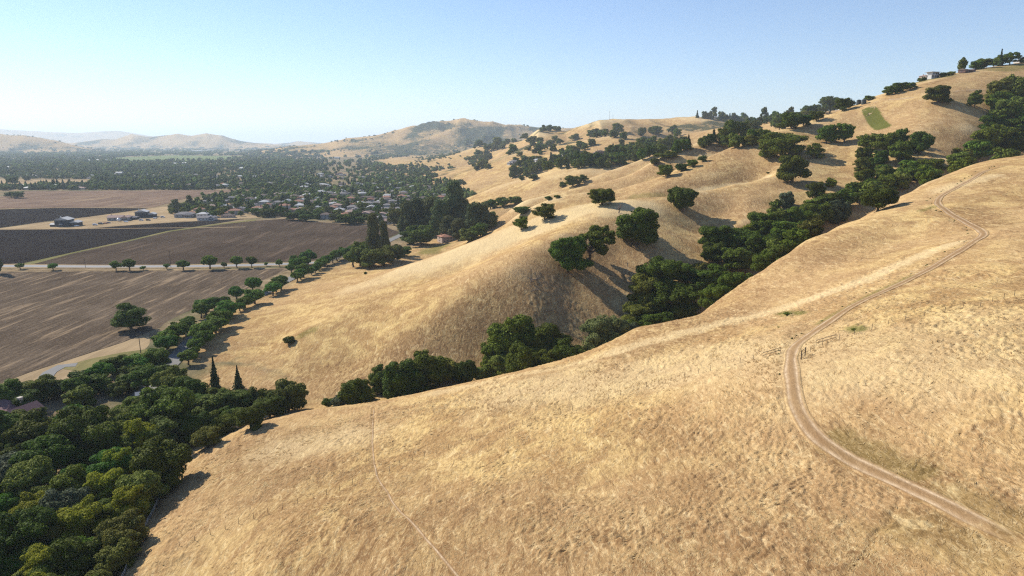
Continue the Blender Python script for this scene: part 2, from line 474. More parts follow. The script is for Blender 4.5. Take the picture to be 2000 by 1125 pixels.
def leaf_mat(name, dark, light, trans=0.25, hue=0.03):
    n = NT(name)
    oi = n.add("ShaderNodeObjectInfo")
    f = n.noise(n.coord(), 7.0, 3, 0.6)
    g = n.add("ShaderNodeNewGeometry")
    f2 = n.math('ADD', n.math('MULTIPLY', f, 0.7), n.math('MULTIPLY', g.outputs["Random Per Island"], 0.45))
    c = n.mix(n.ramp(f2, [(0.30, 0.0), (0.85, 1.0)]), dark, light)
    hs = n.add("ShaderNodeHueSaturation")
    n.lk(c, hs.inputs["Color"])
    n.lk(n.math('ADD', n.math('MULTIPLY', oi.outputs["Random"], hue * 2), 0.5 - hue), hs.inputs["Hue"])
    n.lk(n.math('ADD', n.math('MULTIPLY', n.math('FRACT', n.math('MULTIPLY', oi.outputs["Random"], 7.3)), 0.55), 0.66), hs.inputs["Value"])
    b = n.add("ShaderNodeBsdfPrincipled"); n.lk(hs.outputs[0], b.inputs["Base Color"])
    b.inputs["Roughness"].default_value = 0.7; b.inputs["Specular IOR Level"].default_value = 0.07
    t = n.add("ShaderNodeBsdfTranslucent"); n.lk(hs.outputs[0], t.inputs[0])
    m = n.add("ShaderNodeMixShader"); m.inputs[0].default_value = trans
    n.lk(b.outputs[0], m.inputs[1]); n.lk(t.outputs[0], m.inputs[2]); n.lk(m.outputs[0], n.out.inputs[0])
    return n.m

M = {}
M['ground'] = make_ground_mat()
M['track'] = make_track_mat()
M['stubble'] = make_field_mat("stubble_soil", (0.094, 0.070, 0.050), (0.145, 0.110, 0.078), 1.15, 0.55, 0.6, (0.40, 0.29, 0.18), 0.8)
M['stubble2'] = make_field_mat("harrowed_soil", (0.063, 0.046, 0.034), (0.093, 0.069, 0.050), 1.25, 0.35, 0.4, (0.24, 0.17, 0.12), 0.4)
M['dark_soil'] = make_field_mat("dark_ploughed_soil", (0.023, 0.019, 0.018), (0.030, 0.025, 0.023), 1.2, 0.4, 0.2, (0.06, 0.05, 0.045), 0.2)
M['tan_field'] = make_field_mat("tan_fallow_soil", (0.16, 0.108, 0.080), (0.24, 0.165, 0.115), 1.5, 0.12, 0.35, (0.42, 0.31, 0.18), 0.45)
M['dry_lot'] = make_field_mat("dry_lot_grass", (0.30, 0.22, 0.13), (0.42, 0.31, 0.18), 1.3, 0.2, 0.3, (0.3, 0.22, 0.1), 0.3)
M['green_field'] = make_field_mat("green_crop", (0.13, 0.17, 0.07), (0.2, 0.23, 0.1), 1.3, 0.05, 0.2, (0.25, 0.25, 0.12), 0.3)
M['verge'] = make_field_mat("green_verge", (0.13, 0.135, 0.05), (0.24, 0.20, 0.09), 1.2, 0.3, 0.2, (0.42, 0.32, 0.16), 0.5)
M['asphalt'] = simple_mat("old_asphalt", (0.27, 0.265, 0.26), 0.9, 0.12, 0.3, 0.1)
M['asphalt_dark'] = simple_mat("worn_asphalt", (0.20, 0.195, 0.185), 0.9, 0.15, 0.3, 0.1)
M['concrete'] = simple_mat("pale_concrete", (0.5, 0.47, 0.42), 0.9, 0.15, 0.4, 0.1)
M['lane_paint'] = simple_mat("lane_paint", (0.62, 0.6, 0.5), 0.8, 0.1, 1.0)
M['bark'] = simple_mat("oak_bark", (0.12, 0.09, 0.065), 0.95, 0.3, 4.0, 0.05)
M['bark_pale'] = simple_mat("pale_bark", (0.30, 0.26, 0.21), 0.95, 0.3, 4.0, 0.05)
M['dead_wood'] = simple_mat("weathered_dead_wood", (0.20, 0.165, 0.14), 0.95, 0.3, 6.0, 0.05)
M['post'] = simple_mat("weathered_post_wood", (0.11, 0.085, 0.065), 0.95, 0.3, 6.0, 0.05)
M['steel_post'] = simple_mat("rusty_steel", (0.10, 0.075, 0.06), 0.8, 0.3, 6.0, 0.2)
M['rail_white'] = simple_mat("bleached_rail_wood", (0.5, 0.46, 0.4), 0.9, 0.2, 4.0, 0.1)
M['leaf_oak'] = leaf_mat("oak_leaves", (0.044, 0.070, 0.007), (0.150, 0.195, 0.021))
M['leaf_olive'] = leaf_mat("olive_leaves", (0.076, 0.096, 0.013), (0.215, 0.230, 0.040))
M['leaf_walnut'] = leaf_mat("walnut_leaves", (0.056, 0.110, 0.011), (0.140, 0.240, 0.026), 0.3)
M['leaf_lime'] = leaf_mat("yellow_green_leaves", (0.140, 0.165, 0.012), (0.330, 0.340, 0.030), 0.35, 0.015)
M['leaf_willow'] = leaf_mat("willow_leaves", (0.120, 0.175, 0.050), (0.260, 0.340, 0.120), 0.3)
M['leaf_conifer'] = leaf_mat("conifer_needles", (0.022, 0.042, 0.014), (0.060, 0.092, 0.030), 0.1)
M['leaf_euc'] = leaf_mat("eucalyptus_leaves", (0.060, 0.078, 0.024), (0.150, 0.170, 0.058))
M['leaf_grey'] = leaf_mat("grey_green_leaves", (0.062, 0.080, 0.042), (0.155, 0.180, 0.095))

# ------------------------------------------------------------------ survey: where a sight line meets the ground
_RS = np.exp(np.linspace(math.log(45.0), math.log(16000.0), 520))
def hit(pp):
    """as hit0; a sight line that just misses the range's skyline is lowered until it lands"""
    pp = [tuple(p) for p in pp]
    P = hit0(pp)
    for _ in range(12):
        bad = [i for i in range(len(pp)) if pp[i][0] > 960 and math.hypot(P[i, 0], P[i, 1]) > 3200]
        if not bad: break
        for i in bad: pp[i] = (pp[i][0], pp[i][1] + 2.5)
        P[bad] = hit0([pp[i] for i in bad])
    return P

def hit0(pp):
    """pp: list of (px, py) -> (n,3) ground points"""
    D = np.array([ray(a, b) for a, b in pp])
    hl = np.hypot(D[:, 0], D[:, 1])
    T = _RS[None, :] / hl[:, None]
    X = D[:, 0:1] * T; Y = D[:, 1:2] * T; Zr = CAMZ + D[:, 2:3] * T
    Zg = macro(X, Y)
    below = Zr < Zg
    below[:, -1] = True
    k = np.argmax(below, axis=1)
    k0 = np.maximum(k - 1, 0)
    i = np.arange(len(pp))
    d0 = (Zr - Zg)[i, k0]; d1 = (Zr - Zg)[i, k]
    w = np.clip(d0 / np.where(np.abs(d0 - d1) < 1e-9, 1, d0 - d1), 0, 1)
    t = T[i, k0] * (1 - w) + T[i, k] * w
    P = np.stack([D[:, 0] * t, D[:, 1] * t, np.zeros(len(pp))], -1)
    P[:, 2] = macro(P[:, 0], P[:, 1])
    return P

def smooth_line(P, step):
    """Catmull-Rom through world points, resampled at about step metres"""
    P = np.asarray(P, float)
    out = []
    Q = np.vstack([2 * P[0] - P[1], P, 2 * P[-1] - P[-2]])
    for i in range(1, len(Q) - 2):
        n = max(1, int(np.linalg.norm(Q[i + 1] - Q[i]) / step))
        for k in range(n):
            t = k / n
            out.append(0.5 * ((2 * Q[i]) + (-Q[i - 1] + Q[i + 1]) * t + (2 * Q[i - 1] - 5 * Q[i] + 4 * Q[i + 1] - Q[i + 2]) * t * t
                              + (-Q[i - 1] + 3 * Q[i] - 3 * Q[i + 1] + Q[i + 2]) * t ** 3))
    out.append(Q[-2])
    return np.array(out)

def line_dist(x, y, L):
    """distance to a polyline, for the points in its reach only"""
    d = np.full(x.shape, 1e3)
    x0, y0 = L[:, 0].min() - 14, L[:, 1].min() - 14
    x1, y1 = L[:, 0].max() + 14, L[:, 1].max() + 14
    m = (x > x0) & (x < x1) & (y > y0) & (y < y1)
    if not m.any(): return d
    xx = x[m].ravel(); yy = y[m].ravel(); dd = np.full(xx.shape, 1e3)
    for a, b in zip(L[:-1], L[1:]):
        e = b[:2] - a[:2]; l2 = max(e @ e, 1e-9)
        mm = (np.abs(xx - a[0]) < 16) & (np.abs(yy - a[1]) < 16)
        if not mm.any(): continue
        px = xx[mm] - a[0]; py = yy[mm] - a[1]
        t = np.clip((px * e[0] + py * e[1]) / l2, 0, 1)
        dd[mm] = np.minimum(dd[mm], np.hypot(px - t * e[0], py - t * e[1]))
    d[m] = dd.reshape(d[m].shape)
    return d

TRACK = smooth_line(hit([(2090, 1090), (2000, 1060), (1913, 1020), (1820, 973), (1727, 931), (1661, 899), (1605, 861), (1573, 824), (1552, 777), (1546, 731), (1546, 698), (1554, 675), (1587, 650),
    (1624, 625), (1672, 594), (1726, 569), (1778, 545), (1838, 512), (1884, 484), (1919, 461), (1912, 448), (1884, 433), (1853, 415), (1832, 398), (1838, 383), (1868, 366), (1899, 349), (1925, 334), (1960, 324)]), 0.9)
FOOT = smooth_line(hit([(730, 797), (728, 830), (727, 870), (731, 905), (738, 935), (757, 962), (768, 985), (798, 1015), (825, 1045), (855, 1080), (890, 1120), (925, 1160)]), 0.5)
CREV = smooth_line(hit([(1759, 973), (1745, 1001), (1731, 1029), (1706, 1043), (1701, 1071), (1680, 1095), (1660, 1112)]), 0.5)
TERR1 = smooth_line(hit([(1640, 206), (1680, 199), (1717, 196), (1760, 193), (1805, 188)]), 3)
TERR2 = smooth_line(hit([(1850, 179), (1900, 176), (1940, 174), (1962, 173), (2030, 168)]), 3)

def relief(x, y):
    r = np.hypot(x, y)
    amp = np.clip((r - 20) / 40, 0, 1) * (1 - 0.72 * sstep(200, 380, r)) * (1 - sstep(800, 1100, r))
    a = 0.9
    u = x * math.cos(a) + y * math.sin(a); v = -x * math.sin(a) + y * math.cos(a)
    w = vnoise(x / 9, y / 9, 71) * 1.3; w2 = vnoise(x / 5, y / 5, 72) * 1.1
    n1 = np.abs(vnoise(u / 4.6 + w, v / 3.0 + w2, 31))
    n2 = np.abs(vnoise(u / 1.9 + w2, v / 1.3 - w, 32))
    n3 = vnoise(u / 0.8 + w, v / 0.6, 33)
    patch = 0.30 + 0.70 * sstep(-0.35, 0.35, vnoise(x / 24, y / 24, 41) + 0.4 * vnoise(x / 7, y / 7, 42))
    z = (n1 * 0.34 + n2 * 0.34 + n3 * 0.13) * patch
    return z * amp

def blob_list():
    """coloured patches of ground: kind, capsule ends (photo pixels), radius in metres"""
    return [
        ('G', (1698, 214), (1723, 248), 6.3, 1.0), ('G', (1150, 323), (1178, 323), 14, 0.75), ('G', (1120, 296), (1126, 298), 16, 0.3),
        ('G', (1530, 612), (1560, 614), 2.2, 0.8), ('G', (1665, 642), (1680, 645), 1.8, 0.75), ('G', (1800, 412), (1830, 402), 2.0, 0.5),
        ('G', (1735, 562), (1780, 540), 1.5, 0.5), ('G', (1600, 632), (1720, 566), 1.2, 0.5), ('G', (860, 480), (840, 492), 12, 0.7), ('G', (590, 655), (610, 645), 3, 0.5),
        ('G', (1530, 135 + 260), (1560, 380), 10, 0.2), ('G', (1955, 135), (2000, 128), 14, 0.6), ('G', (1800, 158), (1840, 150), 12, 0.7), ('G', (1240, 385), (1290, 383), 5, 0.4),
        ('B', (1620, 855), (1800, 935), 5.0, 1.0), ('B', (1850, 960), (1980, 1030), 5.0, 0.8), ('B', (1770, 1010), (1900, 1075), 3.5, 0.8), ('B', (1480, 450), (1300, 660), 22, 0.7),
        ('B', (1420, 570), (1600, 500), 16, 0.6), ('B', (700, 745), (1010, 600), 17, 0.8), ('B', (620, 730), (900, 690), 12, 0.8), ('B', (1280, 330), (1420, 300), 18, 0.75),
        ('B', (1000, 1000), (1400, 1100), 16, 0.55), ('B', (480, 900), (700, 980), 14, 0.6), ('B', (1480, 330), (1300, 370), 16, 0.6), ('B', (1420, 290), (1380, 300), 20, 0.8),
        ('B', (1840, 250), (1780, 270), 26, 0.6), ('B', (1880, 410), (1940, 440), 8, 0.9), ('B', (1090, 590), (1190, 470), 24, 0.45), ('B', (1400, 420), (1480, 400), 22, 0.4),
        ('B', (1815, 165), (1893, 142), 6, 1.0), ('B', (1000, 640), (1150, 600), 12, 0.6), ('B', (1090, 560), (1200, 540), 14, 0.6), ('B', (1555, 640), (1540, 760), 2.6, 0.9), ('B', (1190, 300), (1330, 270), 60, 0.5), ('B', (1240, 255), (1430, 262), 120, 0.5),
        ('P', (1000, 765), (1480, 690), 15, 0.5), ('P', (1620, 720), (1990, 700), 14, 0.4), ('B', (700, 1060), (1500, 1110), 17, 0.75), ('G', (1640, 862), (1790, 925), 3.0, 0.3), ('G', (1850, 965), (1980, 1025), 3.2, 0.22),
        ('G', (1780, 1030), (1930, 1090), 4.5, 0.18), ('B', (560, 1050), (760, 1100), 12, 0.6), ('B', (1250, 860), (1450, 960), 10, 0.45), ('P', (540, 880), (700, 850), 9, 0.45), 
        ('H', (455, 735), (600, 775), 17, 1.0), ('H', (430, 700), (470, 640), 8, 1.0), ('H', (440, 800), (640, 775), 9, 1.0), ('H', (250, 1060), (400, 880), 7, 1.0),
        ('P', (820, 520), (1215, 400), 22, 0.85), ('P', (700, 560), (900, 500), 14, 0.5), ('P', (1190, 690), (1540, 600), 5, 0.6), ('P', (1540, 600), (1690, 548), 3.6, 0.75), ('P', (1690, 548), (1868, 474), 3.6, 0.75), ('B', (1610, 636), (1730, 572), 2.6, 0.7), ('B', (1730, 572), (1895, 480), 2.8, 0.7),
        ('P', (1500, 345), (1330, 380), 4, 0.8), ('P', (1380, 306), (1600, 238), 10, 0.5), ('P', (850, 768), (1150, 706), 4, 0.5), ('P', (1700, 170), (1900, 140), 14, 0.3),
        ('P', (1000, 355), (1110, 325), 40, 0.35), ('P', (1840, 370), (1930, 345), 6, 0.6), ('P', (1560, 700), (1900, 640), 14, 0.35), ('P', (1080, 345), (1180, 335), 12, 0.4),
    ]

def veg_attr(x, y, z):
    n = x.size
    col = np.zeros((n, 4), np.float32)
    hill = sstep(0.25, 0.75, z + 0.25 * fbm(x / 6, y / 6, 3, 51))
    r = np.hypot(x, y)
    col[:, 3] = hill
    bl = blob_list()
    E = hit([b[1] for b in bl] + [b[2] for b in bl])
    for i, b in enumerate(bl):
        a = E[i, :2]; c = E[i + len(bl), :2]
        e = c - a; l2 = max(e @ e, 1e-6)
        reach = b[3] * 2.2 + math.sqrt(l2)
        m = np.nonzero((np.abs(x - a[0]) < reach) & (np.abs(y - a[1]) < reach))[0]
        if not len(m): continue
        px = x[m] - a[0]; py = y[m] - a[1]
        t = np.clip((px * e[0] + py * e[1]) / l2, 0, 1)
        d = np.hypot(px - t * e[0], py - t * e[1]) / b[3]
        hard = b[0] == 'G' and b[4] > 0.9
        d = d + fbm(x[m] / (b[3] * 0.9), y[m] / (b[3] * 0.9), 3, 60 + i) * (0.15 if hard else 0.7)
        w = (1 - sstep(0.85 if hard else 0.35, 1.0 if hard else 1.35, d)) * b[4]
        k = 'BGPH'.index(b[0])
        col[m, k] = np.maximum(col[m, k], w)
    br = sstep(0.05, 0.5, fbm(x / 45, y / 45, 3, 81)) * 0.45
    col[:, 0] = np.maximum(col[:, 0], br * (r < 2500))
    fs = sstep(2300, 3500, r)
    scrub = sstep(-0.05, 0.25, fbm(x / 420, y / 420, 4, 91) + 0.12 - np.clip(z / 900, 0, 0.25)) * fs
    scrub = np.maximum(scrub, 0.9 * sstep(0.1, 0.3, fbm(x / 130, y / 130, 3, 95)) * sstep(1200, 1900, r) * (1 - fs))
    apx = 1000 + 1333.3 * x / np.maximum(y * CP, 1)
    j = fbm(x / 260, y / 260, 4, 97)
    m1 = sstep(862, 900, apx + 40 * j) * (1 - sstep(985, 1010, apx + 30 * j)) * sstep(55, 75, z + 25 * j) * (1 - sstep(190, 225, z + 40 * j))
    m2 = sstep(660, 740, apx) * (1 - sstep(1080, 1120, apx)) * (1 - sstep(60, 110, z + 50 * j)) * 0.85
    scrub = np.maximum(scrub, np.maximum(m1, m2) * (y > 3900) * (y < 6500))
    scrub *= sstep(3, 12, z)
    return col, scrub

def build_ground():
    L = [math.log(22.0)]
    while L[-1] < math.log(60000):
        r = math.exp(L[-1])
        d = 0.02 if r < 60 else (0.0026 if r < 330 else (0.0032 if r < 800 else (0.006 if r < 2500 else 0.012)))
        L.append(L[-1] + d)
    R = np.exp(np.array(L))
    A = np.array(list(np.arange(-1.4, -0.70, 0.012)) + list(np.arange(-0.70, 0.7001, 0.0016)) + list(np.arange(0.712, 1.41, 0.012)))
    RR, AA = np.meshgrid(R, A, indexing='ij')
    X = (RR * np.sin(AA)); Y = (RR * np.cos(AA))
    Zm = macro(X, Y)
    hillm = sstep(0.6, 3.0, Zm)
    near = RR < 1150
    dt = line_dist(X, Y, TRACK[::3]); df = line_dist(X, Y, FOOT[::3]); dc = line_dist(X, Y, CREV[::2])
    rel = np.zeros(X.shape)
    rel[near] = relief(X[near], Y[near])
    rel *= sstep(1.5, 3.2, dt) * sstep(0.2, 0.8, df)
    rel -= 0.26 * (1 - sstep(0.0, 0.7, dc)) + 0.06 * (1 - sstep(0.3, 2.4, dt)) + 0.05 * (1 - sstep(0.1, 0.6, df))
    Zf = Zm + rel * hillm
    nr, na = RR.shape
    idx = np.arange(nr * na, dtype=np.int32).reshape(nr, na)
    q = np.stack([idx[:-1, :-1], idx[1:, :-1], idx[1:, 1:], idx[:-1, 1:]], -1).reshape(-1, 4)[:, ::-1]
    o = mesh_obj("ground", np.stack([X, Y, Zf], -1).reshape(-1, 3), q, M['ground'], smooth=True)
    col, scrub = veg_attr(X.ravel(), Y.ravel(), Zm.ravel())
    # curvature tints convex crests paler and folds browner, so the relief reads crisper
    def blur(a, k, ax):
        c = np.cumsum(np.concatenate([np.repeat(np.take(a, [0], ax), k + 1, ax), a, np.repeat(np.take(a, [-1], ax), k, ax)], ax), ax)
        n_ = a.shape[ax]
        hi = np.take(c, np.arange(2 * k + 1, 2 * k + 1 + n_), ax); lo = np.take(c, np.arange(0, n_), ax)
        return (hi - lo) / (2 * k + 1)
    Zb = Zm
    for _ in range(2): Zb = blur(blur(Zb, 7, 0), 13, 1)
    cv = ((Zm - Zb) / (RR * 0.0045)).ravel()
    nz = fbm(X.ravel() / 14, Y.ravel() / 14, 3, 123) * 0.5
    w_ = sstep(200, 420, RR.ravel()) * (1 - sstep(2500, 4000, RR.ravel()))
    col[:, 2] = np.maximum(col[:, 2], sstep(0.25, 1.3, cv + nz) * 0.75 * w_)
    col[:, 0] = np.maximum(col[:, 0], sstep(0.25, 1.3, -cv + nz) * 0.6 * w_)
    attr(o.data, "veg", col, 'FLOAT_COLOR'); attr(o.data, "scrub", scrub)
    return tag(o, "rolling ground of valley floor and dry golden grass hills", kind="structure")

def ribbon(name, L, half, mat, lift=0.05, offs=None, ruts=(), rutw=0.35, thick=0.0, endfade=0):
    """strip draped over the ground along L"""
    d = np.gradient(L[:, :2], axis=0); d /= np.linalg.norm(d, axis=1)[:, None] + 1e-9
    nrm = np.stack([d[:, 1], -d[:, 0]], -1)
    if offs is None: offs = np.linspace(-half, half, 13)
    wid = 1 + 0.22 * vnoise(np.arange(len(L)) / 9.0, np.zeros(len(L)), 3)[:, None]; sh = 0.16 * vnoise(np.arange(len(L)) / 14.0, np.ones(len(L)) * 3.3, 4)[:, None]
    OF = offs[None] * wid + sh
    X = L[:, 0:1] + nrm[:, 0:1] * OF; Y = L[:, 1:2] + nrm[:, 1:2] * OF
    Zr = macro(X, Y) + lift
    rut = np.zeros(X.shape)
    for rr in ruts:
        k = np.exp(-((offs - rr) / rutw) ** 2)
        rut = np.maximum(rut, k[None, :] * np.ones(X.shape))
        Zr = Zr - 0.10 * k[None, :] * (1 if len(ruts) > 1 else 0.2)
    edge = 1 - np.abs(offs) / half
    edge = np.clip(edge * 2.2, 0, 1)[None, :] * np.ones(X.shape)
    if endfade:
        s = np.minimum(np.arange(len(L)), np.arange(len(L))[::-1]) / endfade
        edge = edge * np.clip(s, 0, 1)[:, None]
    Zr[:, 0] -= 0.25 + lift; Zr[:, -1] -= 0.25 + lift
    n, k = X.shape
    idx = np.arange(n * k).reshape(n, k)
    q = np.stack([idx[:-1, :-1], idx[:-1, 1:], idx[1:, 1:], idx[1:, :-1]], -1).reshape(-1, 4)
    o = mesh_obj(name, np.stack([X, Y, Zr], -1).reshape(-1, 3), q[:, ::-1], mat, smooth=True)
    if o.data.polygons[0].normal.z < 0:
        o.data.flip_normals()
    attr(o.data, "rut", rut); attr(o.data, "edge", edge)
    col, _ = veg_attr(X.ravel(), Y.ravel(), Zr.ravel() + 5)
    attr(o.data, "veg", col, 'FLOAT_COLOR')
    return tag(o, kind="structure")

def sheet(name, poly, z, mat, label=None):
    """flat field on the valley floor from its surveyed outline"""
    P = [atz(a, b, z) for a, b in poly]
    o = mesh_obj(name, P, [list(range(len(P)))], mat)
    if o.data.polygons[0].normal.z < 0: o.data.flip_normals()
    return tag(o, label, kind="structure")

build_ground()
tk = ribbon("dirt_track", TRACK, 1.7, M['track'], 0.10, ruts=(-0.8, 0.8), rutw=0.22, endfade=14)
tag(tk, "two-rut dirt track curving over the foreground hill")
fp = ribbon("footpath", FOOT, 0.42, M['track'], 0.02, offs=np.linspace(-0.42, 0.42, 7), ruts=(0.0,), rutw=0.11, endfade=8)
tag(fp, "narrow cattle path running down the foreground hill")
for Lr in (TERR1, TERR2):
    t_ = ribbon("hillside_path", Lr, 2.4, M['track'], 0.12, ruts=(-0.8, 0.8), rutw=0.7, endfade=3)
    tag(t_, "graded path crossing the upper hillside")

sheet("stubble_field", [(-420, 548), (0, 531), (300, 529), (560, 524), (592, 519), (575, 540), (505, 566), (428, 601), (312, 640), (240, 668), (150, 697), (57, 727), (-60, 772), (-420, 900)], 0.15, M['stubble'])
sheet("harrowed_field", [(60, 517), (135, 497), (255, 471), (330, 453), (428, 439), (500, 431), (560, 427), (625, 434), (715, 440), (788, 443), (792, 450), (745, 470), (700, 488), (640, 506), (600, 510), (300, 517)], 0.15, M['stubble2'])
sheet("ploughed_field", [(-420, 458), (0, 449), (165, 447.5), (250, 440), (350, 434), (478, 427), (425, 436), (325, 451), (250, 469), (130, 495), (45, 514), (-420, 530)], 0.15, M['dark_soil'])
sheet("ploughed_field", [(-420, 416), (0, 409), (120, 406), (290, 406.5), (240, 414), (170, 424), (100, 431), (0, 445), (-420, 455)], 0.15, M['dark_soil'])
sheet("fallow_field", [(-420, 390), (0, 385), (50, 373), (500, 371), (565, 369), (500, 374), (420, 379), (360, 388), (300, 405), (120, 405), (-420, 414)], 0.15, M['tan_field'])
sheet("farm_yard", [(0, 448.5), (0, 445.5), (110, 431.5), (245, 414), (296, 406.5), (360, 400), (430, 410), (520, 425), (478, 426.5), (345, 433), (160, 446.8)], 0.12, M['dry_lot'])
sheet("dry_lot", [(-300, 348), (0, 350), (175, 352), (180, 359), (0, 366), (-300, 370)], 0.15, M['dry_lot'])
sheet("dry_lot", [(505, 372), (612, 368), (598, 376), (530, 379)], 0.15, M['dry_lot'])
sheet("dry_field", [(715, 317), (800, 306), (846, 300.5), (880, 306), (885, 313), (838, 325), (775, 333), (760, 325)], 0.15, M['tan_field'])
sheet("green_field", [(198, 309), (330, 303.5), (480, 305), (440, 312), (260, 317)], 0.15, M['green_field'])
sheet("green_verge", [(45, 518), (45, 514.5), (128, 496), (250, 469.6), (325, 451.6), (426, 436.8), (500, 428), (500, 430.6), (428, 438.6), (330, 452.6), (255, 470.6), (135, 496.6), (75, 517)], 0.13, M['verge'])
sheet("dry_verge", [(-60, 790), (-60, 773), (57, 728), (150, 698), (240, 669), (312, 641), (428, 602), (505, 567), (575, 541), (584, 545), (515, 576), (425, 622), (345, 668), (280, 700), (240, 712), (120, 742), (30, 790)], 0.12, M['dry_lot'])
sheet("green_verge", [(240, 668 + 20), (300, 680), (282, 704), (150, 725), (110, 718), (180, 700)], 0.18, M['verge'])

HIGHWAY = smooth_line([atz(a, b, 0.2) for a, b in [(-500, 526), (-200, 521), (0, 519.5), (200, 520.5), (400, 519.5), (560, 515.5), (625, 512.5)]], 12)
AVENUE = smooth_line([atz(a, b, 0.2) for a, b in [(60, 1180), (110, 1090), (160, 1020), (190, 950), (222, 870), (258, 800), (300, 745), (345, 700), (382, 660), (405, 635), (437, 611), (500, 582), (560, 549), (600, 530), (628, 514), (690, 492), (740, 478), (775, 463), (800, 450), (840, 430)]], 5)
def road(name, L, half, mat, z, label):
    d = np.gradient(L[:, :2], axis=0); d /= np.linalg.norm(d, axis=1)[:, None]
    n = np.stack([d[:, 1], -d[:, 0]], -1)
    a = L[:, :2] - n * half; b = L[:, :2] + n * half
    zz = z + np.maximum(macro(a[:, 0], a[:, 1]), macro(b[:, 0], b[:, 1])) - 0.05
    co = np.vstack([np.c_[a, zz], np.c_[b, zz]])
    k = len(a)
    q = [[i, i + 1, k + i + 1, k + i] for i in range(k - 1)]
    o = mesh_obj(name, co, np.array(q), mat)
    if o.data.polygons[0].normal.z < 0: o.data.flip_normals()
    return tag(o, label, kind="structure")
road("highway", HIGHWAY, 4.2, M['asphalt'], 0.24, "straight pale grey road across the fields")
road("highway_shoulder", HIGHWAY, 7.5, M['dry_lot'], 0.19, "tan shoulder of the straight road")
road("avenue_road", AVENUE, 3.6, M['asphalt_dark'], 0.30, "grey road between two rows of trees at foot of the hill")
for off, w in ((0.0, 0.12),):
    road("lane_marking", AVENUE, w, M['lane_paint'], 0.305, "pale centre line of the tree lined road")
FARMROAD = smooth_line([atz(a, b, 0.2) for a, b in [(-300, 450), (0, 447.4), (160, 446.6), (400, 444.4), (480, 443)]], 15)
road("farm_track", FARMROAD, 1.8, M['dry_lot'], 0.2, "thin tan track across the dark ploughed soil")
FARM2 = smooth_line([atz(a, b, 0.2) for a, b in [(-300, 414), (0, 408.5), (120, 405.6), (300, 406), (420, 404)]], 15)
road("farm_track", FARM2, 2.6, M['dry_lot'], 0.2, "pale track along the far edge of the dark field")
DIRT3 = smooth_line([atz(a, b, 0.2) for a, b in [(-300, 538), (0, 528.5), (200, 527.5), (400, 527), (560, 523.5)]], 12)
road("farm_track", DIRT3, 1.3, M['dry_lot'], 0.2, "tan field track beside the straight road")
DRIVE = smooth_line([atz(a, b, 0.2) for a, b in [(60, 790), (85, 745), (97, 727), (120, 715), (150, 712)]], 4)
road("gravel_drive", DRIVE, 2.6, M['asphalt_dark'], 0.22, "short grey gravel drive by the stubble field corner")

# ------------------------------------------------------------------ trees
def tube(path, radii, sides=6):
    """tapered limb along a path"""
    path = np.asarray(path, float); n = len(path)
    co = []; fc = []
    for i in range(n):
        t = path[min(i + 1, n - 1)] - path[max(i - 1, 0)]
        t = t / (np.linalg.norm(t) + 1e-9)
        a = np.cross(t, [0, 0, 1.0]) if abs(t[2]) < 0.9 else np.cross(t, [1.0, 0, 0])
        a /= np.linalg.norm(a); b = np.cross(t, a)
        for k in range(sides):
            w = 2 * math.pi * k / sides
            co.append(path[i] + (a * math.cos(w) + b * math.sin(w)) * radii[i])
    for i in range(n - 1):
        for k in range(sides):
            k2 = (k + 1) % sides
            fc.append([i * sides + k, i * sides + k2, (i + 1) * sides + k2, (i + 1) * sides + k])
    return np.array(co), np.array(fc)

def join(parts):
    co = []; fc = []; o = 0
    for c, f in parts:
        co.append(c); fc.append(f + o); o += len(c)
    return np.vstack(co), np.vstack(fc)

def limb(rs, a, b, r0, r1, n=5, wob=0.06, sides=6):
    a = np.asarray(a, float); b = np.asarray(b, float)
    t = np.linspace(0, 1, n)[:, None]
    p = a + (b - a) * t
    L = np.linalg.norm(b - a)
    p[1:-1] += rs.normal(0, wob * L, (n - 2, 3))
    p[:, 2] += (np.sin(t[:, 0] * math.pi) * 0.08 * L)
    return tube(p, np.linspace(r0, r1, n), sides)

def cards(rs, P, N, size, aspect=1.5, bend=0.0):
    """leaf sprays: one quad at each point, facing roughly along N"""
    n = len(P)
    N = N / (np.linalg.norm(N, axis=1)[:, None] + 1e-9)
    a = np.cross(N, rs.normal(0, 1, (n, 3))); a /= np.linalg.norm(a, axis=1)[:, None] + 1e-9
    b = np.cross(N, a)
    s = size * rs.uniform(0.6, 1.35, n)[:, None]
    a = a * s * 0.5 * aspect; b = b * s * 0.5
    k = N * s * 0.18
    co = np.stack([P - a, P - b * 1.1 + k, P + a * 1.05, P + b - k * 0.5], 1).reshape(-1, 3)
    fc = np.arange(4 * n).reshape(n, 4)
    return co, fc

_ico = {}
def ico(sub):
    if sub in _ico: return _ico[sub]
    import bmesh
    bm = bmesh.new(); bmesh.ops.create_icosphere(bm, subdivisions=sub, radius=1.0)
    v = np.array([q.co[:] for q in bm.verts]); f = np.array([[w.index for w in g.verts] for g in bm.faces])
    bm.free(); _ico[sub] = (v, f)
    return _ico[sub]

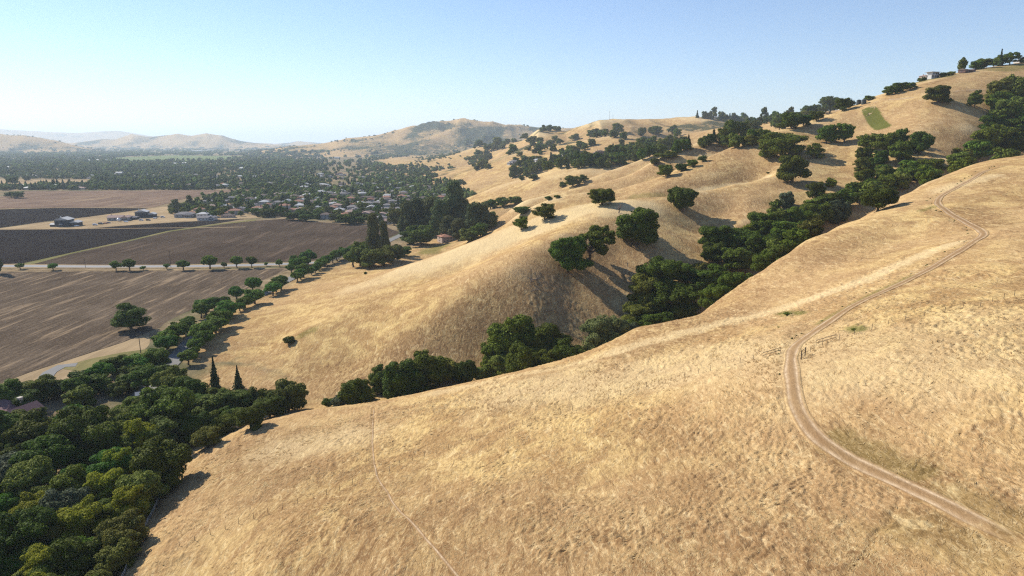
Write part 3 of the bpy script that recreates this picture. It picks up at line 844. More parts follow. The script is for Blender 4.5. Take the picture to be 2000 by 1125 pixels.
def crown_mesh(rs, lobes, ncards, size, core=0.78, up=0.25, jit=0.75, aspect=1.5):
    """lobes: list of (centre, radii). Leaf sprays cover the lobes' shells, uneven and with gaps."""
    C = np.array([l[0] for l in lobes]); Rr = np.array([l[1] for l in lobes])
    w = (Rr.prod(axis=1) ** (2 / 3)); w /= w.sum()
    k = rs.choice(len(lobes), int(ncards * 1.5), p=w)
    d = rs.normal(0, 1, (len(k), 3)); d /= np.linalg.norm(d, axis=1)[:, None]
    # twig clumps: pull directions of a lobe towards a few centres
    cl = rs.normal(0, 1, (len(lobes), 14, 3)); cl /= np.linalg.norm(cl, axis=2)[:, :, None]
    dots = np.einsum('nij,nj->ni', cl[k], d)
    near = dots.max(axis=1)
    rad = 0.80 + 0.26 * sstep(0.55, 0.97, near) + rs.normal(0, 0.045, len(k))
    P = C[k] + d * Rr[k] * rad[:, None]
    # drop sprays deep inside another lobe
    ins = np.zeros(len(k), bool)
    for j in range(len(lobes)):
        q = (P - C[j]) / Rr[j]
        ins |= ((q * q).sum(1) < 0.55) & (k != j)
    P = P[~ins][:ncards]; d = d[~ins][:ncards]; kk = k[~ins][:ncards]
    N = d / Rr[kk]; N /= np.linalg.norm(N, axis=1)[:, None]
    N = N + np.array([0, 0, up]) + rs.normal(0, jit, N.shape) * 0.6
    parts = [cards(rs, P, N, size, aspect)]
    # trailing and stray sprays that break the outline
    ns = max(8, ncards // 9)
    j = rs.choice(len(lobes), ns, p=w); e = rs.normal(0, 1, (ns, 3)); e /= np.linalg.norm(e, axis=1)[:, None]
    parts.append(cards(rs, C[j] + e * Rr[j] * rs.uniform(1.02, 1.22, ns)[:, None], e + rs.normal(0, 0.8, e.shape), size, aspect))
    co, fc = join(parts)
    if core > 0:
        v, f = ico(1 if ncards < 1200 else 2)
        cs = []
        for c, r in lobes:
            vv = v * (1 + rs.normal(0, 0.06, (len(v), 1)))
            cs.append((c + vv * np.array(r) * core, f))
        c2, f2 = join(cs)
        f2q = np.c_[f2, f2[:, 2]]
        return (co, fc, c2, f2)
    return (co, fc, None, None)

def crown_to_mesh(name, data, mat):
    co, fc, c2, f2 = data
    me = bpy.data.meshes.new(name)
    if c2 is None:
        fill_mesh(me, co, fc)
    else:
        V_ = np.vstack([co, c2]).astype(np.float32)
        loops = np.concatenate([fc.ravel(), (f2 + len(co)).ravel()]).astype(np.int32)
        st = np.concatenate([np.arange(0, fc.size, 4), fc.size + np.arange(0, f2.size, 3)]).astype(np.int32)
        me.vertices.add(len(V_)); me.vertices.foreach_set("co", V_.ravel())
        me.loops.add(len(loops)); me.loops.foreach_set("vertex_index", loops)
        me.polygons.add(len(st)); me.polygons.foreach_set("loop_start", st)
        me.update(calc_edges=True)
    if mat: me.materials.append(mat)
    return me

# the shapes stand on the origin, are 1 m wide and 1 m high; a placed tree is stretched to its own width and height
def lobes_oak(rs, n=15, flat=0.0, gap=0.0):
    L = []
    for i in range(n):
        a = 2 * math.pi * (i + rs.uniform(-0.3, 0.3)) / n * 2.4
        t = (i + 0.5) / n
        zz = 0.19 + 0.62 * t ** 0.85 + rs.uniform(-0.06, 0.06)
        rr = 0.36 * math.sqrt(max(0.03, 1 - ((zz - 0.36) / 0.60) ** 2)) * rs.uniform(0.62, 1.12)
        s = rs.uniform(0.11, 0.215) * (1 - gap)
        L.append(([math.cos(a) * rr, math.sin(a) * rr, zz], [s * 1.08, s * 1.08, s * rs.uniform(0.75, 1.0)]))
    if gap < 0.2:
        L.append(([0, 0, 0.46], [0.26, 0.26, 0.30]))
    return L
def lobes_round(rs, n=14):
    L = [([0, 0, 0.5], [0.33, 0.33, 0.33])]
    for i in range(n):
        u = rs.uniform(-0.7, 1.0); a = rs.uniform(0, 6.28)
        q = math.sqrt(max(0, 1 - u * u))
        s = rs.uniform(0.13, 0.2)
        L.append(([math.cos(a) * q * 0.34, math.sin(a) * q * 0.34, 0.5 + u * 0.34], [s, s, s]))
    return L
def lobes_bushy(rs, n=22):
    L = [([0, 0, 0.42], [0.34, 0.34, 0.38])]
    for i in range(n):
        u = rs.uniform(-1.0, 1.0); a = rs.uniform(0, 6.28)
        q = math.sqrt(max(0.1, 1 - u * u * 0.8))
        s = rs.uniform(0.12, 0.2)
        L.append(([math.cos(a) * q * 0.34, math.sin(a) * q * 0.34, 0.46 + u * 0.38], [s, s, s * 0.9]))
    return L
def lobes_walnut(rs, n=13):
    L = []
    for i in range(n):
        u = rs.uniform(-0.5, 1.0); a = i * 2.4
        q = math.sqrt(max(0.05, 1 - u * u))
        s = rs.uniform(0.13, 0.2)
        L.append(([math.cos(a) * q * 0.34, math.sin(a) * q * 0.34, 0.58 + u * 0.26], [s, s, s * 0.85]))
    L.append(([0, 0, 0.58], [0.28, 0.28, 0.26]))
    return L
def lobes_euc(rs, n=20):
    L = []
    for i in range(n):
        t = (i + 0.5) / n
        zz = 0.16 + 0.78 * t
        rr = (0.30 * math.sin(min(1, t * 1.15 + 0.25) * math.pi * 0.85) + 0.05) * rs.uniform(0.5, 1.15)
        a = i * 2.4 + rs.uniform(-0.5, 0.5)
        s = rs.uniform(0.11, 0.2)
        L.append(([math.cos(a) * rr, math.sin(a) * rr, zz], [s * 1.15, s * 1.15, s * 0.62]))
    return L
def conifer_data(rs, ncards, size, thin=1.0):
    """whorls of drooping boughs on a tapering outline"""
    P = []; N = []
    for i in range(ncards):
        t = rs.uniform(0, 1) ** 0.75
        zz = 0.05 + 0.93 * (1 - t)
        lay = (zz * 11) % 1.0; li = int(zz * 11)
        a = rs.uniform(0, 6.283)
        R0 = 0.50 * t ** (1.25 * thin) * (0.55 + 0.5 * (1 - lay)) * (0.80 + 0.22 * math.sin(a * 3 + li * 1.7) + 0.12 * math.sin(a * 7 + li))
        r = R0 * (1 - abs(rs.normal(0, 0.25)))
        P.append([math.cos(a) * r, math.sin(a) * r, zz - 0.05 * r]); N.append([math.cos(a) * 0.7, math.sin(a) * 0.7, 0.7])
    P = np.array(P); N = np.array(N) + rs.normal(0, 0.45, (ncards, 3))
    co, fc = cards(rs, P, N, size, 1.8)
    v, f = ico(2)
    vv = v.copy(); zz = (vv[:, 2] + 1) / 2
    k = (1 - zz) ** 1.1 * 0.22
    vv[:, 0] *= k / np.maximum(np.hypot(v[:, 0], v[:, 1]), 0.25); vv[:, 1] *= k / np.maximum(np.hypot(v[:, 0], v[:, 1]), 0.25)
    vv[:, 2] = 0.06 + zz * 0.86
    return (co, fc, vv, f)

def trunk_data(rs, lobes, r=0.035, fork=0.28, nl=7, sides=6, top=None):
    base = np.array([0, 0, -0.06]); f = np.array([rs.uniform(-0.03, 0.03), rs.uniform(-0.03, 0.03), fork])
    parts = [limb(rs, base, f, r * 1.25, r * 0.9, 4, 0.03, sides)]
    ks = list(rs.permutation(len(lobes)))[:nl]
    for k in ks:
        c = np.array(lobes[k][0])
        parts.append(limb(rs, f - [0, 0, 0.02], c, r * 0.62, r * 0.16, 5, 0.06, max(4, sides - 1)))
    return join(parts)

PROTO = {}
def proto(kind, lod, var):
    key = (kind, lod, var)
    if key in PROTO: return PROTO[key]
    rs = np.random.RandomState(abs(hash_str(kind)) % 9973 + var * 101 + 7)
    n = {0: 12000, 1: 3200, 2: 600, 3: 150}[lod]
    sz = {0: 0.027, 1: 0.046, 2: 0.10, 3: 0.18}[lod]
    bark = M['bark']; r = 0.034; fork = 0.24; core = 0.74; nl = 7; lob = None
    if kind == 'oak': lob = lobes_oak(rs, 16 if lod < 2 else 9); mat = M['leaf_oak']
    elif kind == 'olive': lob = lobes_oak(rs, 15 if lod < 2 else 9); mat = M['leaf_olive']
    elif kind == 'sparse': lob = lobes_oak(rs, 18, 0, 0.14); mat = M['leaf_oak']; core = 0.55; nl = 14; fork = 0.2; n = int(n * 0.75)
    elif kind == 'leaning':
        lob = lobes_oak(rs, 15, 0, 0.22); mat = M['leaf_oak']; core = 0.6; nl = 12; fork = 0.25
        lob = [([c[0] + 0.38 * c[2] - 0.1, c[1], c[2] ** 0.8], s) for c, s in lob]
    elif kind == 'round': lob = lobes_round(rs, 16 if lod < 2 else 8); mat = M['leaf_oak']; fork = 0.15
    elif kind == 'bushy': lob = lobes_bushy(rs, 22 if lod < 2 else 9); mat = M['leaf_oak']; fork = 0.15; bark = M['bark']
    elif kind == 'grey': lob = lobes_bushy(rs, 22 if lod < 2 else 9); mat = M['leaf_grey']; fork = 0.15
    elif kind == 'willow': lob = lobes_bushy(rs, 24 if lod < 2 else 9); mat = M['leaf_willow']; fork = 0.15; core = 0.7
    elif kind == 'lime': lob = lobes_oak(rs, 18 if lod < 2 else 9); mat = M['leaf_lime']; fork = 0.2
    elif kind == 'walnut': lob = lobes_walnut(rs, 13 if lod < 2 else 8); mat = M['leaf_walnut']; fork = 0.3; r = 0.045
    elif kind == 'euc': lob = lobes_euc(rs, 22 if lod < 2 else 11); mat = M['leaf_euc']; fork = 0.3; bark = M['bark_pale']; nl = 9; core = 0.72
    elif kind == 'conifer': mat = M['leaf_conifer']; fork = 0.5
    elif kind == 'shrub':
        lob = lobes_round(rs, 9); lob = [([c[0], c[1], c[2] * 0.9], s) for c, s in lob]; mat = M['leaf_oak']; fork = 0.1; n = int(n * 0.45); sz *= 1.4
    if lob and lod < 2 and kind != 'euc':
        # break every lobe into smaller ones of very different size
        new = []
        for c, s_ in lob:
            big = s_[0] > 0.24
            new.append((c, [q * (0.95 if big else 0.82) for q in s_]))
            for _ in range(5 if big else 2):
                d_ = rs.normal(0, 1, 3); d_ /= np.linalg.norm(d_); d_[2] *= 0.8
                q = rs.uniform(0.28, 0.62)
                cc = np.array(c) + d_ * np.array(s_) * rs.uniform(0.75, 1.15)
                if cc[2] > 0.12: new.append((list(cc), [s_[0] * q, s_[1] * q, s_[2] * q * 0.85]))
        lob = new
    if kind == 'conifer':
        cd = conifer_data(rs, int(n * 0.8), sz * 1.1)
        td = tube([[0, 0, -0.05], [0, 0, 0.4], [0, 0, 0.9]], [0.028, 0.02, 0.006], 6)
    else:
        cd = crown_mesh(rs, lob, n, sz, core)
        td = trunk_data(rs, lob, r, fork, nl if lod < 2 else 3, 7 if lod == 0 else 5)
    cm = crown_to_mesh("crown", cd, mat)
    tm = bpy.data.meshes.new("trunk"); fill_mesh(tm, td[0], td[1]); tm.materials.append(bark)
    PROTO[key] = (cm, tm)
    return PROTO[key]

def hash_str(s):
    h = 7
    for ch in s: h = (h * 131 + ord(ch)) & 0xFFFFFFF
    return h

NAMES = dict(oak='oak_tree', olive='broadleaf_tree', sparse='oak_tree', leaning='oak_tree', round='oak_tree', bushy='bay_tree', grey='willow_tree', willow='willow_tree', lime='broadleaf_tree',
             walnut='walnut_tree', euc='eucalyptus_tree', conifer='conifer_tree', shrub='shrub')
CATS = dict(shrub='shrub')
TREES = []
def add_tree(kind, pos, w, h, label, group=None, rnd=None, name=None, lod=None):
    rnd = rnd or random
    dist = math.hypot(pos[0], pos[1])
    px = w / max(dist, 1) * 683 * 1.0           # crown width in render pixels
    if lod is None: lod = 0 if px > 26 else (1 if px > 11 else 2)
    var = rnd.randrange(3 if lod < 2 else 4)
    cm, tm = proto(kind, lod, var)
    root = bpy.data.objects.new(name or NAMES[kind], None)
    root.empty_display_size = 0.5
    COL.objects.link(root)
    root.location = pos
    root.rotation_euler = (0, 0, rnd.uniform(0, 6.283) if kind != 'leaning' else rnd.uniform(-0.4, 0.4))
    root.scale = (w, w * rnd.uniform(0.9, 1.1), h)
    tag(root, label, CATS.get(kind, 'tree'), group)
    for nm, me in (("crown", cm), ("trunk", tm)):
        c = bpy.data.objects.new(nm, me); COL.objects.link(c); c.parent = root
    TREES.append((pos[0], pos[1], w))
    return root

# ------------------------------------------------------------------ vegetation, surveyed from the photograph
RND = random.Random(5)
# kind, base px, base py, top py, crown width px, label
B_ = [
 ('sparse', 258, 645, 588, 76, "lone spreading oak standing in the stubble field"),
 ('shrub', 565, 672, 655, 26, "low dark shrub alone on the pale toe of the second hill"),
 ('shrub', 714, 536, 530, 8, "tiny bush on the bright hill slope near the avenue"),
 ('conifer', 421, 762, 694, 32, "tall dark conifer at the foot of the second hill"),
 ('conifer', 466, 760, 712, 28, "shorter pointed conifer right of the tall dark conifer"),
 ('leaning', 1150, 512, 436, 96, "leaning oak reaching uphill over its long shadow"),
 ('oak', 1108, 530, 452, 80, "dark oak at the lower left of the leaning oak"),
 ('oak', 1242, 482, 397, 94, "tall oak on the hill face below a bare leafless tree"),
 ('round', 1332, 414, 359, 64, "single round dark oak casting a big shadow into the gully"),
 ('oak', 1175, 400, 365, 62, "broad oak behind the pale crest of the second hill"),
 ('sparse', 1064, 430, 395, 46, "open crowned oak on the crest line left of the broad oak"),
 ('sparse', 1018, 449, 420, 30, "small thin oak at the left end of the crest line"),
 ('round', 1018, 420, 401, 32, "small round oak in the fold behind the crest line oaks"),
 ('shrub', 1072, 391, 382, 16, "low bush, left one of two on the bright ridge fold"),
 ('shrub', 1088, 387, 380, 14, "low bush, right one of two on the bright ridge fold"),
 ('oak', 958, 408, 388, 30, "left oak of three in a row above the eucalyptus grove"),
 ('oak', 982, 404, 383, 32, "middle oak of three in a row above the eucalyptus grove"),
 ('oak', 1006, 398, 382, 30, "right oak of three in a row above the eucalyptus grove"),
 ('oak', 1118, 365, 341, 32, "larger of two oaks in the hollow of the broad pale hill"),
 ('oak', 1139, 356, 341, 20, "smaller right oak of two in the hollow of the broad pale hill"),
 ('shrub', 1100, 366, 354, 16, "shrub left of the two oaks in the hollow"),
 ('oak', 1042, 351, 340, 22, "right oak of two on the left flank of the broad pale hill"),
 ('oak', 1018, 352, 343, 13, "left oak of two on the left flank of the broad pale hill"),
 ('oak', 1524, 310, 255, 90, "broad oak high on the ridge, widest crown of the upper slope"),
 ('oak', 1547, 356, 297, 70, "oak below the widest ridge oak with limbs showing"),
 ('sparse', 1590, 310, 278, 40, "small oak right of the widest ridge oak with a long thin shadow"),
 ('oak', 1613, 280, 240, 42, "left oak of the pair below the pale ridge"),
 ('sparse', 1648, 278, 236, 42, "right open oak of the pair below the pale ridge"),
 ('sparse', 1694, 296, 257, 48, "open oak left of the row below the green strip"),
 ('oak', 1730, 300, 256, 50, "dark oak below the foot of the green strip"),
 ('sparse', 1757, 290, 246, 30, "thin upright oak right of the green strip"),
 ('oak', 1797, 302, 252, 46, "rounded oak at right of the row below the brown slope"),
 ('oak', 1830, 202, 165, 52, "isolated wide oak on the upper brown slope"),
 ('sparse', 1903, 209, 175, 32, "thin oak beside the dark grove at the hill top"),
 ('round', 1714, 412, 364, 68, "single green oak on the near rim of the ravine"),
 ('lime', 1623, 366, 346, 24, "bright green shrub on the shaded slope"),
 ('grey', 1535, 404, 372, 36, "greyish bush on the second hill above the ravine"),
 ('shrub', 1514, 408, 388, 22, "dark bush left of the greyish bush"),
 ('oak', 1592, 394, 352, 36, "dark oak standing inside the long shadows"),
 ('oak', 1300, 309, 298, 44, "left low oak cluster between two bright ridges"),
 ('shrub', 1278, 322, 307, 22, "shrub in the fold between two bright ridges"),
 ('oak', 1300, 345, 319, 34, "dark oak at the lower end of the hollow tree row"),
 ('oak', 1330, 334, 318, 28, "second oak up the hollow tree row"),
 ('oak', 1352, 326, 310, 26, "third oak up the hollow tree row"),
 ('sparse', 1372, 316, 303, 20, "topmost oak up the hollow tree row"),
 ('oak', 1208, 322, 298, 36, "round oak beside the hillside houses"),
 ('oak', 1160, 322, 314, 22, "low oak at the grey green oval patch"),
 ('shrub', 1122, 326, 316, 22, "grey shrub left of the grey green oval patch"),
 ('sparse', 1310, 311, 292, 26, "thin tree on the ridge fold by the houses"),
 ('oak', 1545, 252, 216, 48, "big dark oak of the clump on the ridge line"),
 ('oak', 1570, 247, 222, 32, "right oak of the clump on the ridge line"),
 ('oak', 1522, 254, 228, 26, "left oak of the clump on the ridge line"),
 ('sparse', 1595, 237, 214, 30, "thin oak right of the ridge line clump"),
 ('oak', 1620, 222, 186, 42, "dark oak on the skyline left of the water tanks"),
 ('oak', 1645, 217, 190, 30, "right dark oak on the skyline by the water tanks"),
 ('grey', 1660, 209, 192, 22, "greyish shrubby tree at the water tanks"),
 ('conifer', 1662, 196, 181, 7, "thin pointed conifer behind the water tanks"),
 ('oak', 1738, 186, 166, 26, "left oak of the skyline thicket above the water tanks"),
 ('oak', 1758, 180, 160, 30, "middle oak of the skyline thicket above the water tanks"),
 ('oak', 1778, 174, 160, 26, "right oak of the skyline thicket above the water tanks"),
 ('conifer', 1734, 186, 171, 10, "small conifer at left edge of the skyline thicket"),
 ('shrub', 1697, 196, 186, 20, "low shrub right of the water tanks"),
 ('round', 1877, 141, 115, 20, "tall rounded tree alone on the skyline beside a house"),
 ('oak', 1905, 136, 117, 26, "leftmost oak of the top right skyline row"),
 ('oak', 1922, 133, 113, 28, "second oak of the top right skyline row"),
 ('oak', 1941, 130, 112, 26, "third oak of the top right skyline row"),
 ('oak', 1958, 128, 106, 30, "large oak of the top right skyline row"),
 ('leaning', 1972, 126, 101, 36, "flat crowned oak at right of the top right skyline row"),
 ('conifer', 1953, 124, 93, 14, "conifer rising above the top right skyline row"),
 ('shrub', 1840, 150, 141, 14, "left skyline bush right of the white house"),
 ('shrub', 1852, 148, 140, 14, "middle skyline bush right of the white house"),
 ('lime', 1861, 146, 139, 12, "lighter skyline bush right of the white house"),
 ('shrub', 1797, 157, 149, 12, "dark bush left of the white skyline house"),
 ('shrub', 1805, 155, 147, 10, "dark bush below the pink roofed skyline house"),
 ('oak', 1996, 117, 104, 14, "tree at the right frame edge by the skyline house"),
]
def px2m(P, pxw):
    dep = P[1] * CP + (CAMZ - P[2]) * SP
    return pxw / 1333.3 * dep
Bp = hit([(b[1], b[2]) for b in B_])
for b, P in zip(B_, Bp):
    w = px2m(P, b[4]); h = px2m(P, b[2] - b[3]) * 1.04
    if b[0] == 'leaning': w *= 0.9
    add_tree(b[0], (P[0], P[1], P[2] - 0.03 * h), w, h, b[5], None, RND)

# ravine trees: kind, px, depth Y, top py, crown width px, label
R_ = [
 # lower cluster
 ('bushy', 1002, 282, 607, 92, "domed bay tree at top left of the lower ravine clump"),
 ('bushy', 968, 262, 655, 60, "dark tree at left end of the lower ravine clump"),
 ('bushy', 1068, 268, 632, 84, "dark tree at centre of the lower ravine clump"),
 ('bushy', 1020, 252, 668, 78, "front tree below the domed bay tree"),
 ('bushy', 1108, 258, 658, 76, "dark tree at right of the lower ravine clump"),
 ('olive', 985, 246, 690, 56, "front left tree of the lower ravine clump"),
 ('bushy', 1065, 244, 680, 64, "front centre tree of the lower ravine clump"),
 ('lime', 957, 243, 696, 34, "yellowish green bush at the left foot of the lower ravine clump"),
 ('olive', 1150, 262, 672, 34, "small tree right of the lower ravine clump"),
 # left row
 ('bushy', 835, 238, 682, 74, "tall tree of the ravine row left of the lower clump"),
 ('bushy', 782, 232, 702, 72, "broad tree second from left in the short ravine row"),
 ('bushy', 745, 228, 712, 50, "tree at the left part of the short ravine row"),
 ('olive', 872, 240, 700, 50, "green tree right of the tall ravine row tree"),
 ('bushy', 908, 242, 699, 46, "rounded tree between the ravine row and the lower clump"),
 ('olive', 940, 243, 712, 36, "small tree touching the lower clump on its left"),
 ('olive', 812, 226, 722, 50, "front tree of the short ravine row"),
 ('bushy', 695, 226, 732, 58, "solitary rounded tree at left end of the short ravine row"),
 ('shrub', 722, 220, 762, 26, "green bush at the foot of the solitary rounded ravine tree"),
 ('grey', 662, 226, 770, 30, "grey green scrub in the gap of the ravine row"),
 ('shrub', 642, 224, 776, 26, "low scrub at the left of the ravine gap"),
 # willow and the grey olive middle cluster
 ('willow', 1183, 268, 612, 84, "pale green willow at the ravine bottom"),
 ('grey', 1222, 262, 620, 56, "grey green willow right of the pale willow"),
 ('olive', 1262, 300, 530, 74, "brownish olive tree in the middle ravine cluster"),
 ('willow', 1262, 322, 515, 34, "light green tree top above the brownish olive tree"),
 ('oak', 1290, 330, 497, 86, "dark flat oak at the top of the middle ravine cluster"),
 ('oak', 1328, 318, 508, 50, "dark oak right of the flat oak in the middle cluster"),
 ('oak', 1318, 285, 545, 92, "large dark oak in front of the middle ravine cluster"),
 ('olive', 1246, 276, 580, 60, "olive green tree low in the middle ravine cluster"),
 ('oak', 1285, 268, 602, 66, "dark tree at the foot of the middle ravine cluster"),
 ('oak', 1335, 272, 580, 52, "lower right tree of the middle ravine cluster"),
 ('sparse', 1385, 300, 512, 72, "open oak at right of the middle ravine cluster near the rim"),
 ('olive', 1362, 312, 508, 44, "green oak behind the open rim oak"),
 ('oak', 1240, 262, 622, 44, "small dark tree beside the grey green willow"),
 # upper ravine
 ('oak', 1400, 352, 434, 64, "dark oak at left end of the upper ravine thicket"),
 ('oak', 1445, 350, 440, 60, "second dark oak from left in the upper ravine thicket"),
 ('oak', 1398, 326, 468, 54, "front left oak of the upper ravine thicket"),
 ('oak', 1440, 322, 478, 60, "front dark oak beside the left end of the upper thicket"),
 ('lime', 1462, 352, 436, 30, "yellow green treetop in the upper ravine thicket"),
 ('oak', 1495, 360, 408, 60, "high dark oak in the upper ravine thicket"),
 ('oak', 1488, 325, 450, 66, "wide oak at the middle front of the upper ravine thicket"),
 ('oak', 1535, 330, 424, 64, "tall oak at right front of the upper ravine thicket"),
 ('olive', 1520, 372, 402, 44, "olive green tree behind the tall front oak"),
 ('oak', 1562, 362, 398, 54, "dark oak right behind the tall front oak"),
 ('oak', 1555, 335, 430, 40, "oak at the rim where the thicket shadow falls"),
 ('grey', 1640, 372, 386, 46, "grey willow like tree near the single green rim oak"),
 ('oak', 1598, 376, 392, 52, "dark oak left of the grey willow like tree"),
 ('oak', 1618, 392, 378, 44, "dark oak behind the grey willow like tree"),
 ('olive', 1585, 356, 412, 40, "green oak low between thicket and grey tree"),
 ('oak', 1655, 402, 365, 44, "oak deep in the ravine left of the single rim oak"),
 ('oak', 1672, 420, 350, 40, "oak deep in the ravine behind the single rim oak"),
]
RATIO = dict(oak=0.82, olive=0.85, bushy=1.0, sparse=0.8, grey=0.95, willow=1.0, lime=0.9, shrub=0.7)
Rf = hit([(b[1], b[3] + 0.12 * b[4]) for b in R_])
for b, F in zip(R_, Rf):
    # back along the sight line of the tree top until the ground lies one tree height below it
    d = ray(b[1], b[3]); Yf = F[1]
    Ys = np.linspace(Yf, Yf * 0.45, 400)
    X = d[0] / d[1] * Ys; Zt = CAMZ + d[2] / d[1] * Ys
    G = macro(X, Ys)
    W = 1.13 * b[4] / 1333.3 * (Ys * CP + (CAMZ - Zt) * SP)
    H = W * RATIO[b[0]]
    k = np.nonzero(Zt - G >= H * 0.97)[0]
    k = k[0] if len(k) else int(np.argmax(Zt - G - H))
    x_, y_, g_, w_, h_ = X[k], Ys[k], G[k], W[k], H[k]
    Yc = float(np.interp(b[1], [610, 730, 850, 1000, 1150, 1250, 1360, 1460, 1570, 1700], [200, 203, 206, 213, 220, 226, 232, 246, 268, 300])) + 9
    if y_ < Yc:       # its foot is out of sight behind the crest of the near hill
        y_ = Yc + 3; p_ = at(b[1], b[3], y_); x_ = p_[0]
        g_ = float(macro(np.array([x_]), np.array([y_]))[0]); h_ = min(max(p_[2] - g_, 0.8 * w_), 1.5 * w_)
    add_tree(b[0], (x_, y_, g_ - 0.03 * h_), w_, h_, b[5], None, RND)

# the front rank hidden to the waist behind the foreground crest
CR = [(1360, 232), (1460, 246), (1570, 268), (1700, 300), (1800, 340), (1890, 370), (2000, 400)]
rq = random.Random(12); nq = 0
for px in list(range(1388, 1585, 32)) + [1812, 1878, 1960]:
    Yc = float(np.interp(px, [c[0] for c in CR], [c[1] for c in CR])) * 1.0
    Yq = Yc + rq.uniform(12, 26)
    P = hid(px + rq.uniform(-6, 6), Yq, 30 if px < 1600 else 60)
    z = float(macro(np.array([P[0]]), np.array([P[1]]))[0])
    w = px2m((P[0], P[1], z), rq.uniform(44, 60))
    top_ok = at(px, np.interp(px, [1360, 1570, 1700, 1800, 2000], [560, 425, 378, 322, 272]), P[1])[2]
    h = min(w * 1.1, max(w * 0.6, top_ok - z))
    add_tree(rq.choice(['oak', 'oak', 'bushy', 'olive']), (P[0], P[1], z - 0.3), w, h, "dark tree just behind the foreground crest, %s from left of its rank" % ["first", "second", "third", "fourth", "fifth", "sixth", "seventh", "eighth", "ninth", "tenth", "eleventh", "twelfth", "thirteenth",
        "fourteenth", "fifteenth", "sixteenth", "seventeenth", "eighteenth", "nineteenth", "twentieth", "twenty-first", "twenty-second", "twenty-third", "twenty-fourth"][nq], "trees ranked behind the foreground crest", rq); nq += 1

# thickets: many look-alikes scattered over a surveyed outline (photo pixels of the ground they stand on)
def in_poly(px, py, poly):
    c = False; n = len(poly)
    for i in range(n):
        x1, y1 = poly[i]; x2, y2 = poly[(i + 1) % n]
        if (y1 > py) != (y2 > py) and px < (x2 - x1) * (py - y1) / (y2 - y1) + x1: c = not c
    return c
ORD = ["first", "second", "third", "fourth", "fifth", "sixth", "seventh", "eighth", "ninth", "tenth", "eleventh", "twelfth", "thirteenth", "fourteenth", "fifteenth", "sixteenth", "seventeenth",
       "eighteenth", "nineteenth", "twentieth"] + ["twenty-" + q for q in ("first", "second", "third", "fourth", "fifth", "sixth", "seventh", "eighth", "ninth")] + ["thirtieth"] + ["thirty-" + q for q in ("first", "second", "third", "fourth", "fifth", "sixth", "seventh", "eighth", "ninth")] + ["fortieth"]
def thicket(poly, n, wpx, kinds, label, group, seed, hr=(0.75, 1.05), sep=0.55, tries=40, ranks=1):
    r = random.Random(seed)
    xs = [p[0] for p in poly]; ys = [p[1] for p in poly]
    got = []
    for _ in range(n * tries):
        if len(got) >= n: break
        x, y = r.uniform(min(xs), max(xs)), r.uniform(min(ys), max(ys))
        w = r.uniform(*wpx)
        if in_poly(x, y, poly) and all(math.hypot(x - g[0], (y - g[1]) * 1.8) > sep * (w + g[2]) / 2 for g in got): got.append((x, y, w))
    Ps = hit([(g[0], g[1]) for g in got])
    ys_ = sorted(g[1] for g in got)
    rank = lambda y: min(ranks - 1, int(ys_.index(y) * ranks / len(ys_)))
    cnt = [0] * ranks
    for i, (g, P) in enumerate(sorted(zip(got, Ps), key=lambda q: q[0][0])):
        k = r.choices([q[0] for q in kinds], [q[1] for q in kinds])[0]
        w = px2m(P, g[2]); h = w * r.uniform(*hr)
        if k == 'conifer': w *= 0.8; h *= 0.95
        if k == 'euc': h *= 1.5
        lb = label[k] if isinstance(label, dict) else label
        rk = rank(g[1])
        if ranks == 1: lb += ", %s from left" % ORD[cnt[0]]
        elif ranks == 2: lb += ", %s from left in %s half" % (ORD[cnt[rk]], ("back", "front")[rk])
        else: lb += ", %s from left in rank %s" % (ORD[cnt[rk]], ("one", "two", "three", "four", "five")[rk])
        cnt[rk] += 1
        add_tree(k, (P[0], P[1], P[2] - 0.03 * h), w, h, lb, group, r)
OK2 = [('oak', 4), ('olive', 1.5)]
thicket([(1650, 335), (1700, 300), (1760, 305), (1790, 325), (1800, 360), (1750, 375), (1690, 365)], 12, (32, 48), OK2, "dark oak in the hollow below the oak row of the green strip", "oaks in the hollow below the green strip", 1)
thicket([(1560, 425), (1640, 395), (1700, 360), (1790, 335), (1880, 305), (1925, 300), (1900, 322), (1800, 355), (1700, 402), (1600, 440)], 18, (34, 52), OK2, "dark oak of the dense band filling the upper ravine", "oaks filling the upper ravine", 2, (0.7, 0.9))
thicket([(1900, 320), (1925, 290), (1940, 240), (1925, 205), (1960, 190), (2060, 190), (2060, 300), (1990, 305)], 26, (40, 60), OK2, "dark oak of the big grove covering the right edge of the hill", "oaks of the right edge grove", 3)
thicket([(1925, 215), (1945, 200), (2010, 195), (2010, 225), (1950, 225)], 5, (42, 56), OK2, "dark oak at the top of the right edge grove", "oaks topping the right edge grove", 4)
thicket([(1410, 286), (1450, 282), (1490, 268), (1500, 280), (1440, 292)], 7, (24, 34), OK2, "dark tree at the head of the hollow between bright ridges", "trees heading the hollow", 5)
thicket([(1330, 292), (1400, 275), (1430, 262), (1480, 258), (1480, 268), (1420, 275), (1350, 300)], 16, (22, 36), [('oak', 4), ('conifer', 0.5), ('bushy', 2)], "dark tree of the hillside row running up to the ridge houses", "trees of the hillside row below the ridge houses", 6, (0.8, 1.1))
thicket([(1180, 318), (1110, 312), (1080, 325), (1000, 345), (1000, 352), (1100, 330), (1180, 330), (1290, 305), (1340, 300), (1340, 285), (1250, 288), (1190, 300)], 60, (17, 27), [('oak', 4), ('conifer', 0.6), ('bushy', 2), ('euc', 0.3)], "dark garden tree around the hillside houses", "garden trees round the hillside houses", 7, (0.9, 1.25), 0.45, 40, 2)
thicket([(1330, 268), (1200, 275), (1190, 262), (1260, 258), (1330, 262)], 8, (16, 26), OK2, "oak in the hollow below the far bald hill", "oaks below the far bald hill", 8)
